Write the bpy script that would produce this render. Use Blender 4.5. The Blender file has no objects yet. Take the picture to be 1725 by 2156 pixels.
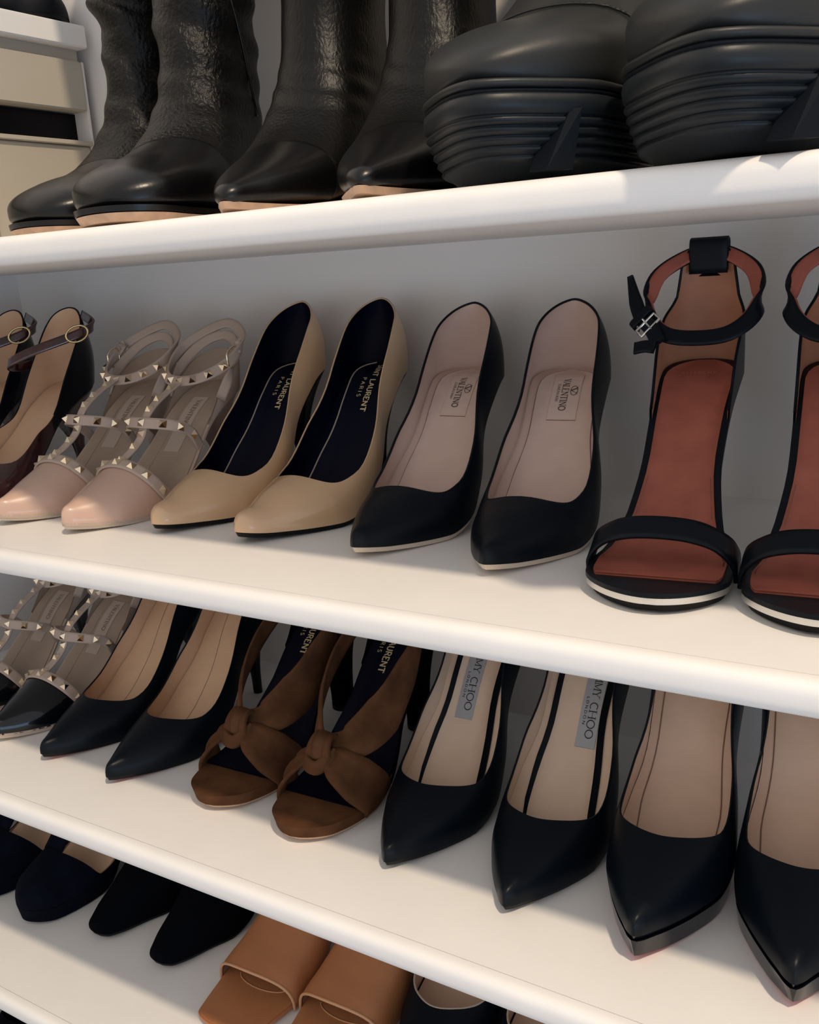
import bpy, bmesh, math, random
import numpy as np
from mathutils import Matrix, Vector
random.seed(7)
SC = bpy.context.scene
COL = SC.collection

# ------------------------------------------------------------------ camera, world, lights, exposure
cam = bpy.data.cameras.new('camera')
cam_ob = bpy.data.objects.new('camera', cam); COL.objects.link(cam_ob)
cam.sensor_fit = 'HORIZONTAL'; cam.sensor_width = 36; cam.lens = 36 * 2000 / 1725
cam.clip_start = .01
_psi, _phi, _rho = 0.5588, 0.2564, -0.0637           # yaw to the left, pitch down, roll
_f = np.array([-math.sin(_psi)*math.cos(_phi), math.cos(_psi)*math.cos(_phi), -math.sin(_phi)])
_r0 = np.array([math.cos(_psi), math.sin(_psi), 0]); _u0 = np.cross(_r0, _f)
_r = math.cos(_rho)*_r0 + math.sin(_rho)*_u0; _u = -math.sin(_rho)*_r0 + math.cos(_rho)*_u0
cam_ob.matrix_world = Matrix(((_r[0], _u[0], -_f[0], 0), (_r[1], _u[1], -_f[1], -.40976), (_r[2], _u[2], -_f[2], 0), (0, 0, 0, 1)))
SC.camera = cam_ob

world = bpy.data.worlds.new('world'); SC.world = world
world.use_nodes = True
bg = world.node_tree.nodes['Background']
bg.inputs[0].default_value = (.88, .87, .89, 1); bg.inputs[1].default_value = .80

def lamp(name, kind, loc, power, color, size, target=None, size_y=None):
    d = bpy.data.lights.new(name, kind); o = bpy.data.objects.new(name, d); COL.objects.link(o)
    o.location = loc; d.energy = power; d.color = color
    if kind == 'AREA':
        d.size = size
        if size_y: d.shape = 'RECTANGLE'; d.size_y = size_y
    else:
        d.shadow_soft_size = size
    if target is not None:
        o.rotation_euler = (Vector(target)-Vector(loc)).to_track_quat('-Z', 'Y').to_euler()
    return o
lamp('ceiling_downlight', 'POINT', (1.2, -1.02, 2.75), 330, (1.0, .81, .60), .08)
lamp('window_daylight', 'AREA', (1.4, -1.2, -.75), 10, (.40, .66, 1.0), .9, (-.3, .1, -.1), 1.2)

SC.view_settings.view_transform = 'Standard'; SC.view_settings.look = 'None'
SC.view_settings.exposure = 0.0; SC.view_settings.gamma = 1.0; SC.view_settings.use_curve_mapping = False

# ------------------------------------------------------------------ materials
def mat(name, col, rough=.5, metal=0., coat=0., coat_rough=.05, bump=0., scale=300., var=0., spec=.5, sheen=0., detail=3., stretch=None, bump_dist=.001, var_scale=None):
    m = bpy.data.materials.new(name); m.use_nodes = True
    nt = m.node_tree; b = nt.nodes['Principled BSDF']
    b.inputs['Base Color'].default_value = (*col, 1); b.inputs['Roughness'].default_value = rough
    b.inputs['Metallic'].default_value = metal; b.inputs['Specular IOR Level'].default_value = spec
    b.inputs['Coat Weight'].default_value = coat; b.inputs['Coat Roughness'].default_value = coat_rough
    if sheen:
        b.inputs['Sheen Weight'].default_value = sheen; b.inputs['Sheen Roughness'].default_value = .5
        b.inputs['Sheen Tint'].default_value = (*[min(1, c*3) for c in col], 1)
    tc = nt.nodes.new('ShaderNodeTexCoord')
    src = tc.outputs['Object']
    if stretch:
        mp = nt.nodes.new('ShaderNodeMapping'); mp.inputs['Scale'].default_value = stretch
        nt.links.new(src, mp.inputs['Vector']); src = mp.outputs['Vector']
    if bump:
        n = nt.nodes.new('ShaderNodeTexNoise'); n.inputs['Scale'].default_value = scale; n.inputs['Detail'].default_value = detail
        bp = nt.nodes.new('ShaderNodeBump'); bp.inputs['Strength'].default_value = bump; bp.inputs['Distance'].default_value = bump_dist
        nt.links.new(src, n.inputs['Vector']); nt.links.new(n.outputs['Fac'], bp.inputs['Height']); nt.links.new(bp.outputs['Normal'], b.inputs['Normal'])
    if var:
        n2 = nt.nodes.new('ShaderNodeTexNoise'); n2.inputs['Scale'].default_value = var_scale or 60.; n2.inputs['Detail'].default_value = 5
        r = nt.nodes.new('ShaderNodeValToRGB')
        lo = [c*(1-var) for c in col]; hi = [min(1, c*(1+var)) for c in col]
        r.color_ramp.elements[0].position = .3; r.color_ramp.elements[1].position = .7
        r.color_ramp.elements[0].color = (*lo, 1); r.color_ramp.elements[1].color = (*hi, 1)
        nt.links.new(src, n2.inputs['Vector']); nt.links.new(n2.outputs['Fac'], r.inputs['Fac']); nt.links.new(r.outputs['Color'], b.inputs['Base Color'])
    return m
M = {}
M['shelf'] = mat('white_lacquer', (.85, .835, .81), .45, bump=.12, scale=900, bump_dist=.0003, var=.015, var_scale=30)
M['panel'] = mat('white_panel', (.80, .775, .75), .55, bump=.1, scale=500, bump_dist=.0003)
M['drawer'] = mat('cream_drawer_front', (.50, .455, .375), .5, bump=.06, scale=500, bump_dist=.0003)
M['gloss_black'] = mat('gloss_black', (.003, .003, .005), .3, spec=.15, var=.5, var_scale=120)
M['black'] = mat('black_smooth_leather', (.0022, .0045, .008), .36, bump=.08, scale=700, spec=.16, bump_dist=.0004)
M['black_matte'] = mat('black_matte_leather', (.002, .0035, .007), .55, spec=.12)
M['black_suede'] = mat('black_suede', (.0015, .002, .004), .9, spec=.05, sheen=.02, bump=.2, scale=900)
M['navy_suede'] = mat('navy_suede', (.003, .0042, .009), .9, spec=.06, sheen=.04, bump=.2, scale=900, var=.3)
M['black_patent'] = mat('black_patent', (.002, .003, .006), .22, spec=.2, coat=.5, coat_rough=.04)
M['nude_patent'] = mat('nude_patent', (.58, .385, .295), .35, coat=.6, coat_rough=.05)
M['nude_leather'] = mat('nude_matte_leather', (.47, .365, .30), .55, bump=.06, scale=600)
M['nude_lining'] = mat('taupe_insole_leather', (.40, .30, .225), .6, bump=.05, scale=500, var=.05)
M['nude_patch'] = mat('nude_label_patch', (.52, .42, .34), .5)
M['tan_patent'] = mat('tan_patent', (.60, .39, .225), .30, coat=.8, coat_rough=.08)
M['navy_lining'] = mat('navy_black_lining', (.0015, .0025, .011), .5, spec=.12, bump=.05, scale=400)
M['rose_lining'] = mat('rose_beige_lining', (.60, .44, .37), .6, bump=.05, scale=500, var=.04)
M['rose_patch'] = mat('rose_beige_patch', (.60, .46, .39), .55)
M['seam'] = mat('seam_thread', (.22, .12, .09), .8)
M['seam_pale'] = mat('pale_seam_edge', (.42, .33, .25), .7)
M['tan_insole'] = mat('tan_insole_leather', (.66, .43, .27), .55, bump=.04, scale=400, var=.05)
M['beige_insole'] = mat('beige_insole_leather', (.68, .51, .38), .55, bump=.04, scale=400, var=.04)
M['brown_pad'] = mat('brown_ball_pad', (.36, .22, .14), .7)
M['platform_lining'] = mat('peach_tan_lining', (.64, .44, .32), .55, bump=.04, scale=400, var=.04)
M['cognac'] = mat('cognac_insole_leather', (.34, .092, .058), .5, bump=.08, scale=350, var=.12)
M['cognac_light'] = mat('light_cognac_lining', (.44, .20, .115), .55, bump=.06, scale=350, var=.08)
M['sole_beige'] = mat('beige_sole_edge', (.62, .52, .42), .5)
M['sole_red'] = mat('red_sole', (.55, .02, .03), .25)
M['sole_black'] = mat('black_sole', (.003, .003, .004), .5, spec=.2)
M['sole_tan'] = mat('natural_leather_sole', (.55, .36, .24), .55, var=.15, var_scale=120)
M['silver_rim'] = mat('pale_metal_rim', (.72, .70, .66), .30, metal=.75)
M['steel'] = mat('polished_steel', (.80, .80, .78), .18, metal=1.)
M['gold'] = mat('pale_gold', (.88, .74, .54), .16, metal=1.)
M['gold_print'] = mat('gold_print', (.80, .66, .38), .4, metal=.3)
M['gold_buckle'] = mat('old_gold', (.66, .50, .26), .25, metal=1.)
M['silver_patch'] = mat('silver_label', (.40, .41, .43), .35, metal=.35)
M['ink'] = mat('black_print', (.012, .012, .014), .6)
M['ink_brown'] = mat('brown_print', (.06, .045, .04), .6)
M['emboss'] = mat('cognac_emboss', (.50, .20, .14), .45)
M['suede'] = mat('brown_suede', (.098, .043, .020), .92, spec=.08, sheen=.12, bump=.25, scale=800, var=.35, var_scale=45)
M['mule'] = mat('caramel_leather', (.46, .185, .075), .42, bump=.10, scale=600, bump_dist=.0004, var=.04)
M['mule_lining'] = mat('brown_mule_lining', (.26, .125, .065), .7)
M['mule_edge'] = mat('caramel_piping', (.58, .30, .15), .45)
M['oxblood'] = mat('oxblood_patent', (.045, .010, .012), .2, coat=1., coat_rough=.06, var=.6, var_scale=70)
M['boot'] = mat('black_grained_boot_leather', (.0030, .0030, .0030), .36, bump=.75, scale=340, detail=4, spec=.23, bump_dist=.0018, stretch=(1, 1, .75))
M['boot_fine'] = mat('black_fine_boot_leather', (.0030, .0030, .0030), .36, bump=.42, scale=440, detail=4, spec=.22, bump_dist=.0012, stretch=(1.2, 1.2, .6))
M['boot_toe'] = mat('black_polished_toe', (.0030, .0030, .0035), .30, bump=.10, scale=500, spec=.36, bump_dist=.0006)
M['rubber_boot'] = mat('matte_charcoal_leather', (.020, .0215, .022), .42, bump=.07, scale=500, spec=.30, bump_dist=.0006)
M['rubber'] = mat('charcoal_rubber', (.010, .013, .016), .42, bump=.05, scale=300, spec=.3)
M['rubber_dark'] = mat('black_rubber', (.002, .004, .007), .6, spec=.15)

# ------------------------------------------------------------------ mesh helpers
def mesh_obj(name, verts, faces, m, parent=None, smooth=True, merge=0.):
    me = bpy.data.meshes.new(name)
    me.from_pydata([tuple(map(float, v)) for v in verts], [], faces)
    if merge:
        bm = bmesh.new(); bm.from_mesh(me)
        bmesh.ops.remove_doubles(bm, verts=bm.verts, dist=merge)
        bmesh.ops.recalc_face_normals(bm, faces=bm.faces)
        bm.to_mesh(me); bm.free()
    me.validate()
    if smooth: me.polygons.foreach_set('use_smooth', [True]*len(me.polygons))
    me.materials.append(m)
    o = bpy.data.objects.new(name, me); COL.objects.link(o)
    if parent: o.parent = parent
    return o
def autosmooth(o, ang=40):
    bm = bmesh.new(); bm.from_mesh(o.data)
    for e in bm.edges:
        if len(e.link_faces) == 2 and e.calc_face_angle(0) > math.radians(ang): e.smooth = False
    bm.to_mesh(o.data); bm.free(); return o
def grid_faces(nu, nv, off=0, wrap_u=False, wrap_v=False):
    f = []
    for i in range(nu if wrap_u else nu-1):
        for j in range(nv if wrap_v else nv-1):
            a, b = i, (i+1) % nu; c, d = j, (j+1) % nv
            f.append((off+a*nv+c, off+b*nv+c, off+b*nv+d, off+a*nv+d))
    return f
def loft(name, rings, m, parent=None, cap0=True, cap1=True, merge=0., smooth=True, sharp=None):
    n = len(rings[0]); v = [p for r in rings for p in r]
    f = grid_faces(len(rings), n, wrap_v=True)
    if cap0: f.append(tuple(range(n))[::-1])
    if cap1: f.append(tuple(range((len(rings)-1)*n, len(rings)*n)))
    o = mesh_obj(name, v, f, m, parent, smooth, merge)
    if sharp: autosmooth(o, sharp)
    return o
def box(name, x0, x1, y0, y1, z0, z1, m, parent=None, bevel=.0):
    bm = bmesh.new(); bmesh.ops.create_cube(bm, size=1)
    for v in bm.verts: v.co = ((x0+x1)/2+v.co.x*(x1-x0), (y0+y1)/2+v.co.y*(y1-y0), (z0+z1)/2+v.co.z*(z1-z0))
    if bevel: bmesh.ops.bevel(bm, geom=bm.edges[:], offset=bevel, segments=2, affect='EDGES')
    me = bpy.data.meshes.new(name); bm.to_mesh(me); bm.free(); me.materials.append(m)
    o = bpy.data.objects.new(name, me); COL.objects.link(o)
    if parent: o.parent = parent
    return o
def crom(P, n, closed=False):
    """Catmull-Rom resample to n samples, even in parameter"""
    P = np.asarray(P, float); k = len(P); out = []
    segs = k if closed else k-1
    for s in np.linspace(0, segs, n, endpoint=not closed):
        i = min(int(s), segs-1); t = s-i
        g = (lambda j: P[j % k]) if closed else (lambda j: P[min(max(j, 0), k-1)] if 0 <= j < k else (2*P[0]-P[1] if j < 0 else 2*P[-1]-P[-2]))
        a, b, c, d = g(i-1), g(i), g(i+1), g(i+2)
        out.append(.5*((2*b)+(-a+c)*t+(2*a-5*b+4*c-d)*t*t+(-a+3*b-3*c+d)*t**3))
    return np.array(out)
def unit(v): return v/(np.linalg.norm(v, axis=-1, keepdims=True)+1e-12)
def tangents(p, closed=False):
    if closed: return unit(np.roll(p, -1, 0)-np.roll(p, 1, 0))
    return unit(np.gradient(p, axis=0))
def tube(name, pts, r, m, parent=None, closed=False, k=6, n=None):
    p = crom(pts, n, closed) if n else np.asarray(pts, float)
    t = tangents(p, closed); ref = np.array([0, 0, 1.]) if abs(t[0][2]) < .9 else np.array([1., 0, 0])
    a = unit(np.cross(t[0], ref)); rings = []
    for i in range(len(p)):
        a = unit(a-t[i]*(a@t[i])); b = np.cross(t[i], a)
        rings.append([p[i]+r*(math.cos(2*math.pi*j/k)*a+math.sin(2*math.pi*j/k)*b) for j in range(k)])
    if closed:
        v = [q for g in rings for q in g]; return mesh_obj(name, v, grid_faces(len(rings), k, wrap_u=True, wrap_v=True), m, parent)
    return loft(name, rings, m, parent)
def ribbon(name, pts, width, wdir, m, parent=None, thick=.0018, closed=False, n=40, widths=None, pucker=None):
    """a leather strap: path pts, wdir = direction(s) across the strap; returns object and frames (point, tangent, across, outward)"""
    p = crom(pts, n, closed); t = tangents(p, closed)
    wd = np.asarray(wdir, float)
    wd = np.repeat(wd[None], n, 0) if wd.ndim == 1 else crom(wd, n, closed)
    wd = unit(wd-t*(wd*t).sum(1, keepdims=True)); nn = np.cross(t, wd)
    w = np.full(n, width) if widths is None else np.interp(np.linspace(0, 1, n), np.linspace(0, 1, len(widths)), widths)
    prof = [(-.5, 0), (-.47, .5), (-.25, .5), (0, .5), (.25, .5), (.47, .5), (.5, 0), (.47, -.5), (.25, -.5), (0, -.5), (-.25, -.5), (-.47, -.5)]
    rings = []
    for i in range(n):
        ring = []
        for a, b in prof:
            q = p[i]+wd[i]*a*w[i]+nn[i]*b*thick
            if pucker: q = q+nn[i]*pucker(i/(n-1), a)
            ring.append(q)
        rings.append(ring)
    if closed:
        o = mesh_obj(name, [q for g in rings for q in g], grid_faces(n, len(prof), wrap_u=True, wrap_v=True), m, parent)
    else: o = loft(name, rings, m, parent)
    return o, (p, t, wd, nn)
def root(name, label, cat, group, x, y, z, yaw=0.):
    o = bpy.data.objects.new(name, None); COL.objects.link(o)
    o.empty_display_size = .02; o.location = (x, y, z); o.rotation_euler = (0, 0, yaw)
    o['label'] = label; o['category'] = cat
    if group: o['group'] = group
    return o
def mirror(o):  o.scale.x = -1

# ------------------------------------------------------------------ lettering: strokes, thick and thin, with serifs
def _arc(cx, cy, rx, ry, a0, a1, n=14):
    return [(cx+rx*math.cos(math.radians(a0+(a1-a0)*i/n)), cy+ry*math.sin(math.radians(a0+(a1-a0)*i/n))) for i in range(n+1)]
GL = {  # width, strokes: (points, thick?, serif at start, serif at end)
 'A': (.72, [([(.03, 0), (.36, 1)], 0, 1, 0), ([(.36, 1), (.69, 0)], 1, 0, 1), ([(.15, .36), (.57, .36)], 0, 0, 0)]),
 'C': (.74, [(_arc(.42, .5, .36, .5, 48, 312), 1, 0, 0)]),
 'D': (.74, [([(.1, 0), (.1, 1)], 1, 1, 1), ([(.1, 1), (.3, 1)]+_arc(.3, .5, .38, .5, 90, -90)+[(.1, 0)], 0, 0, 0)]),
 'E': (.6, [([(.1, 0), (.1, 1)], 1, 0, 0), ([(.02, 1), (.54, 1), (.54, .86)], 0, 0, 0), ([(.1, .52), (.42, .52)], 0, 0, 0), ([(.02, 0), (.56, 0), (.56, .15)], 0, 0, 0)]),
 'G': (.78, [(_arc(.42, .5, .36, .5, 48, 320), 1, 0, 0), ([(.70, .18), (.70, .44), (.46, .44)], 0, 0, 0)]),
 'H': (.8, [([(.1, 0), (.1, 1)], 1, 1, 1), ([(.7, 0), (.7, 1)], 1, 1, 1), ([(.1, .5), (.7, .5)], 0, 0, 0)]),
 'I': (.3, [([(.15, 0), (.15, 1)], 1, 1, 1)]),
 'J': (.42, [([(.3, 1), (.3, .1), (.22, -.12), (.05, -.15)], 1, 1, 0)]),
 'L': (.58, [([(.1, 0), (.1, 1)], 1, 0, 1), ([(.02, 0), (.54, 0), (.54, .16)], 0, 0, 0)]),
 'M': (.92, [([(.1, 0), (.1, 1)], 0, 1, 0), ([(.1, 1), (.46, .05)], 1, 0, 0), ([(.46, .05), (.82, 1)], 0, 0, 0), ([(.82, 1), (.82, 0)], 1, 0, 1)]),
 'N': (.8, [([(.1, 0), (.1, 1)], 0, 1, 0), ([(.1, 1), (.7, 0)], 1, 0, 0), ([(.7, 0), (.7, 1)], 0, 0, 1)]),
 'O': (.82, [(_arc(.41, .5, .36, .5, 0, 360, 24), 1, 0, 0)]),
 'P': (.62, [([(.1, 0), (.1, 1)], 1, 1, 0), ([(.1, 1), (.32, 1)]+_arc(.32, .74, .24, .26, 90, -90)+[(.1, .48)], 0, 0, 0)]),
 'R': (.7, [([(.1, 0), (.1, 1)], 1, 1, 0), ([(.1, 1), (.34, 1)]+_arc(.34, .75, .24, .25, 90, -90)+[(.1, .5)], 0, 0, 0), ([(.34, .5), (.66, 0)], 1, 0, 1)]),
 'S': (.6, [(_arc(.3, .74, .22, .26, 40, 255, 10)+_arc(.3, .25, .24, .25, 75, -150, 12), 1, 0, 0)]),
 'T': (.66, [([(.33, 0), (.33, 1)], 1, 1, 0), ([(.04, .86), (.04, 1), (.62, 1), (.62, .86)], 0, 0, 0)]),
 'U': (.76, [([(.1, 1), (.1, .35)]+_arc(.38, .3, .28, .3, 180, 360, 10)+[(.66, 1)], 1, 1, 1)]),
 'V': (.72, [([(.03, 1), (.36, 0)], 1, 1, 0), ([(.36, 0), (.69, 1)], 0, 0, 1)]),
 'Y': (.7, [([(.03, 1), (.35, .48)], 1, 1, 0), ([(.67, 1), (.35, .48)], 0, 1, 0), ([(.35, .5), (.35, 0)], 1, 0, 1)]),
 ' ': (.42, []), '1': (.4, [([(.08, .8), (.22, 1), (.22, 0)], 1, 0, 0)]), '5': (.6, [([(.5, 1), (.14, 1), (.1, .55)]+_arc(.28, .32, .24, .3, 100, -140, 10), 1, 0, 0)]), '.': (.2, [([(.1, 0), (.1, .08)], 1, 0, 0)]),
}
def strokes2d(text, thick, thin, serif, spacing):
    V, Fc, x = [], [], 0.
    def poly(pts, w):
        p = np.array(pts, float); d = np.gradient(p, axis=0) if len(p) > 2 else np.repeat((p[1]-p[0])[None], 2, 0)
        d = unit(d); n = np.stack([-d[:, 1], d[:, 0]], 1); o = len(V)
        for q, m_ in zip(p, n): V.append(tuple(q+m_*w/2)); V.append(tuple(q-m_*w/2))
        for i in range(len(p)-1): Fc.append((o+2*i, o+2*i+1, o+2*i+3, o+2*i+2))
    for ch in text:
        w, st = GL[ch]
        for pts, tk, s0, s1 in st:
            ww = thick if tk else thin
            P = [(x+a, b) for a, b in pts]
            segs = []
            if len(P) <= 6:                                   # straight strokes as separate bars, so that corners stay square
                for a, b in zip(P[:-1], P[1:]): poly([a, b], ww)
            else: poly(P, ww)
            if serif:
                for fl, q in ((s0, P[0]), (s1, P[-1])):
                    if fl: poly([(q[0]-.15, q[1]), (q[0]+.15, q[1])], thin)
        x += w+spacing
    return V, Fc, x-spacing
def lettering(text, fn, size, m, parent, x0, y0, thick=.13, thin=.06, serif=True, spacing=.12, name='lettering', wide=1.):
    """text running towards the toe (falling y) with the letters' tops towards +x"""
    V, Fc, L = strokes2d(text, thick, thin, serif, spacing)
    return mesh_obj(name, [fn(x0+v*size, y0-u*size*wide) for u, v in V], Fc, m, parent, smooth=False)

# ------------------------------------------------------------------ shoe lasts
def pchip(pts):
    x = np.array([p[0] for p in pts], float); y = np.array([p[1] for p in pts], float)
    h = np.diff(x); d = np.diff(y)/h; n = len(x); m = np.zeros(n)
    if n == 2: m[:] = d[0]
    else:
        for i in range(1, n-1):
            if d[i-1]*d[i] > 0:
                w1 = 2*h[i]+h[i-1]; w2 = h[i]+2*h[i-1]; m[i] = (w1+w2)/(w1/d[i-1]+w2/d[i])
        for (i, a, b, h0, h1) in ((0, d[0], d[1], h[0], h[1]), (n-1, d[-1], d[-2], h[-1], h[-2])):
            v = ((2*h0+h1)*a-h0*b)/(h0+h1)
            if v*a <= 0: v = 0
            elif a*b <= 0 and abs(v) > 3*abs(a): v = 3*a
            m[i] = v
    def f(t):
        t = np.clip(np.asarray(t, float), x[0], x[-1]); k = np.clip(np.searchsorted(x, t, side='right')-1, 0, n-2)
        s = (t-x[k])/h[k]
        return y[k]*(1+2*s)*(1-s)**2+m[k]*h[k]*s*(1-s)**2+y[k+1]*s*s*(3-2*s)+m[k+1]*h[k]*s*s*(s-1)
    return f
class Last:
    """y runs from the toe tip (0) to the back of the heel (L), x across, z up; metres"""
    def __init__(s, L, zb, w, h, side, yt=.06, corner=.02, n=2.2, rtoe=.006, rheel=.026, skew=0., bulge=.006, p=3., htoe=.45, sole=.0035):
        s.L = L; s.zb = pchip([(a*L, b) for a, b in zb]); s.wf = pchip([(a*L, b) for a, b in w]); s.hf = pchip([(a*L, b) for a, b in h])
        s.side = pchip([(a*L, b) for a, b in side]); s.n = n; s.yt = yt; s.corner = corner; s.rt = rtoe; s.rh = rheel
        s.skew = skew; s.bulge = bulge; s.p = p; s.htoe = htoe; s.sole = sole
    def cx(s, y): return s.skew*np.sin(np.pi*np.clip(np.asarray(y, float)/s.L, 0, 1))
    def w(s, y):
        y = np.asarray(y, float); e = np.sqrt(np.clip(1-(1-np.minimum(y/s.rt, 1))**2, 0, 1))
        u = np.clip((y-(s.L-s.rh))/s.rh, 0, 1)
        return s.wf(y)*e*np.sqrt(np.clip(1-u**2.2, 0, 1))
    def h(s, y):
        y = np.asarray(y, float); e = np.sqrt(np.clip(1-(1-np.minimum(y/s.rt, 1))**2, 0, 1))
        return s.hf(y)*(s.htoe+(1-s.htoe)*e)
    def th_top(s, y):
        y = np.asarray(y, float); n = s.n
        th = np.arcsin(np.clip(s.side(y)/s.h(y), .02, .995)**(n/2)); fe = np.cos(th)**(2/n)
        u = np.clip((y-s.yt)/s.corner, 0, 1); fx = fe*(1-(1-u)**s.p)**(1/s.p)
        return np.where(y <= s.yt, np.pi/2, np.arccos(np.clip(fx, 0, 1)**(n/2)))
    def pt(s, y, th, sg, off=0., lift=0.):
        y = np.asarray(y, float); w = np.maximum(s.w(y)-off, 0.); h = np.maximum(s.h(y)-off, .0005); n = s.n
        x = s.cx(y)+sg*w*np.maximum(np.cos(th), 0)**(2/n); zl = h*np.maximum(np.sin(th), 0)**(2/n)
        k = np.clip((y-.72*s.L)/(.28*s.L), 0, 1)**2; q = zl/.055
        yy = y+k*(s.bulge*np.sin(np.pi*np.clip(q*.95, 0, 1.15))-.003*q)-off*np.clip((y-(s.L-s.rh))/s.rh, 0, 1)
        return np.stack([x+0*zl, yy+0*zl, s.zb(y)+zl+lift+0*x], -1)
    def ins(s, lift=.002):
        """a point on the insole at (x, y)"""
        return lambda x, y: np.array([float(s.cx(y))+x, y, float(s.zb(y))+lift])
    def ystations(s, y0=0., y1=None, throat=True):
        y1 = s.L if y1 is None else y1
        out = []
        if y0 < s.yt and throat:
            t = np.linspace(0, 1, 22); out += list(y0+(s.yt-y0)*(1-np.cos(np.pi*t/2)))
            a = s.yt; t = np.linspace(0, 1, 15)[1:]; out += list(a+s.corner*t**2.2)
            a += s.corner
        else: a = y0; out.append(a)
        t = np.linspace(0, 1, 36)[1:]; out += list(a+(y1-a)*np.sin(np.pi/2*t))
        return np.array(out)
    def wall(s, name, m, parent, off=0., y0=0., y1=None, nv=15, throat=True):
        """the upper (or its lining): arch over the toe, open walls behind the throat"""
        ys = s.ystations(y0, y1, throat); V = []; F = []
        for sg in (-1., 1.):
            o = len(V)
            for y in ys:
                th = np.linspace(0, float(s.th_top(y)), nv)
                V += list(s.pt(np.full(nv, y), th, sg, off))
            F += grid_faces(len(ys), nv, o)
        return mesh_obj(name, V, F, m, parent, merge=2e-5)
    def topline(s, off=0., y0=None, y1=None, sides=(-1., 1.)):
        ys = s.ystations(); ys = ys[ys >= (s.yt if y0 is None else y0)-1e-9]
        if y1 is not None: ys = ys[ys <= y1]
        l = s.pt(ys, s.th_top(ys), -1., off); r = s.pt(ys, s.th_top(ys), 1., off)
        return (np.concatenate([l[::-1], r[1:]]) if y0 is None else np.concatenate([l, r[::-1][1:]])), l, r
    def outline(s, y0=0., y1=None, n=44, off=0.):
        """closed outline (x, y) of the feather edge from y0 to y1"""
        y1 = s.L if y1 is None else y1
        a, b = y0, y1; t = np.linspace(0, 1, n); ys = a+(b-a)*(1-np.cos(np.pi*t))/2
        w = np.maximum(s.w(ys)-off, 0); c = s.cx(ys)
        yo = ys+off*(1-2*(ys-a)/(b-a))
        return np.concatenate([np.stack([c+w, yo], 1), np.stack([c-w, yo], 1)[::-1]])
    def slab(s, name, m, parent, z_top, z_bot, y0=0., y1=None, off=0., offb=None, sharp=35):
        """slab below / above the feather edge; z_top(y), z_bot(y)"""
        A = s.outline(y0, y1, off=off); B = s.outline(y0, y1, off=off if offb is None else offb)
        n = len(A)//2
        V = [(x, y, float(z_top(y))) for x, y in A]+[(x, y, float(z_bot(y))) for x, y in B]
        F = []; N = len(A)
        for i in range(N): j = (i+1) % N; F.append((i, j, N+j, N+i))
        for i in range(n-1): F.append((i, i+1, N-2-i, N-1-i)); F.append((N+i, N+N-1-i, N+N-2-i, N+i+1))
        o = mesh_obj(name, V, F, m, parent, merge=1e-6); return autosmooth(o, sharp)
    def stiletto(s, m, parent, m_tip=None, tip=.0045, back_in=.020, y_from=.76, power=2.6, block=None):
        A = s.outline(y_from*s.L, s.L, n=14, off=.0012); yt = s.L-back_in; N = len(A); rings = []
        for t in np.linspace(0, 1, 18):
            g = 1-(1-t)**power; ring = []
            for i, (x, y) in enumerate(A):
                a = math.atan2(y-(y_from*s.L+s.L)/2, (x-float(s.cx(y)))+1e-9)
                r = tip if block is None else block
                cx_, cy_ = r*math.cos(a), yt+r*math.sin(a)*(1 if block is None else .9)
                zt = float(s.zb(min(y, s.L)))-s.sole*.6
                ring.append((x+(cx_+float(s.cx(s.L))-x)*g, y+(cy_-y)*g, zt*(1-t)+.004*t))
            rings.append(ring)
        o = loft('heel', rings, m, parent, merge=1e-6)
        r = tip if block is None else block
        loft('heel_tip', [[(r*math.cos(2*math.pi*j/16), yt+r*.95*math.sin(2*math.pi*j/16), z) for j in range(16)] for z in (.0042, .0)], m_tip or M['sole_black'], parent, sharp=40)
        return o

def make_last(L, H, side, back, yt, ws, skew, ht, wh, z0, p, corner, plat=0., w0=.0032, h0=.0095, **k):
    zb = [(0, .010+plat+z0), (.1, .006+plat), (.3, .004+plat), (.42, .010+plat*.9), (.6, .42*H), (.75, .76*H), (.88, .95*H), (1, H)]
    w = [(0, w0), (.03, w0+.0036), (.1, max(.0155*ws, w0+.010)), (.2, max(.0262*ws, w0+.0155)), (.32, .0355*ws), (.42, .038*ws), (.55, .035*ws), (.7, .028*wh), (.85, .029*wh), (1, .029*wh)]
    h = [(0, h0), (.05, h0+.005), (.1, max(ht*.54, h0+.0065)), (.2, ht*.80), (.3, ht), (.45, ht*1.35), (.6, ht*1.65), (.85, back*1.15), (.94, back*1.09), (1, back*1.05)]
    sd = [(0, side), (.45, side), (.6, side*1.05), (.75, side+.28*(back-side)), (.88, side+.62*(back-side)), (.95, side+.85*(back-side)), (1, back)]
    return Last(L, zb, w, h, sd, yt=yt, corner=corner, skew=skew, p=p, **k)

def pump_parts(l, r, upper, lining, insole, sole, heel, under=None, binding=None, insole_off=.004, insole_y0=.012, heel_block=None, heel_sole=None, rim_r=.0008, sock=None, sock_seam=None):
    l.wall('upper', upper, r)
    l.wall('lining', lining, r, off=.0016, y0=.004)
    tl, _, _ = l.topline(.0008)
    tube('topline_binding', tl, rim_r, binding or upper, r)
    l.slab('insole', insole, r, lambda y: l.zb(y)+.0018, lambda y: l.zb(y)+.0002, y0=insole_y0, y1=l.L-.004, off=insole_off)
    l.slab('outsole', sole, r, lambda y: l.zb(y)+.0003, lambda y: l.zb(y)-l.sole, y0=.0006, y1=l.L-.0015, off=.0004, offb=.0016)
    if under: l.slab('sole_underside', under, r, lambda y: l.zb(y)-l.sole+.0004, lambda y: l.zb(y)-l.sole-.0006, y0=.004, y1=l.L-.003, off=.0035)
    l.stiletto(heel, r, block=heel_block, m_tip=heel_sole)

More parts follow.
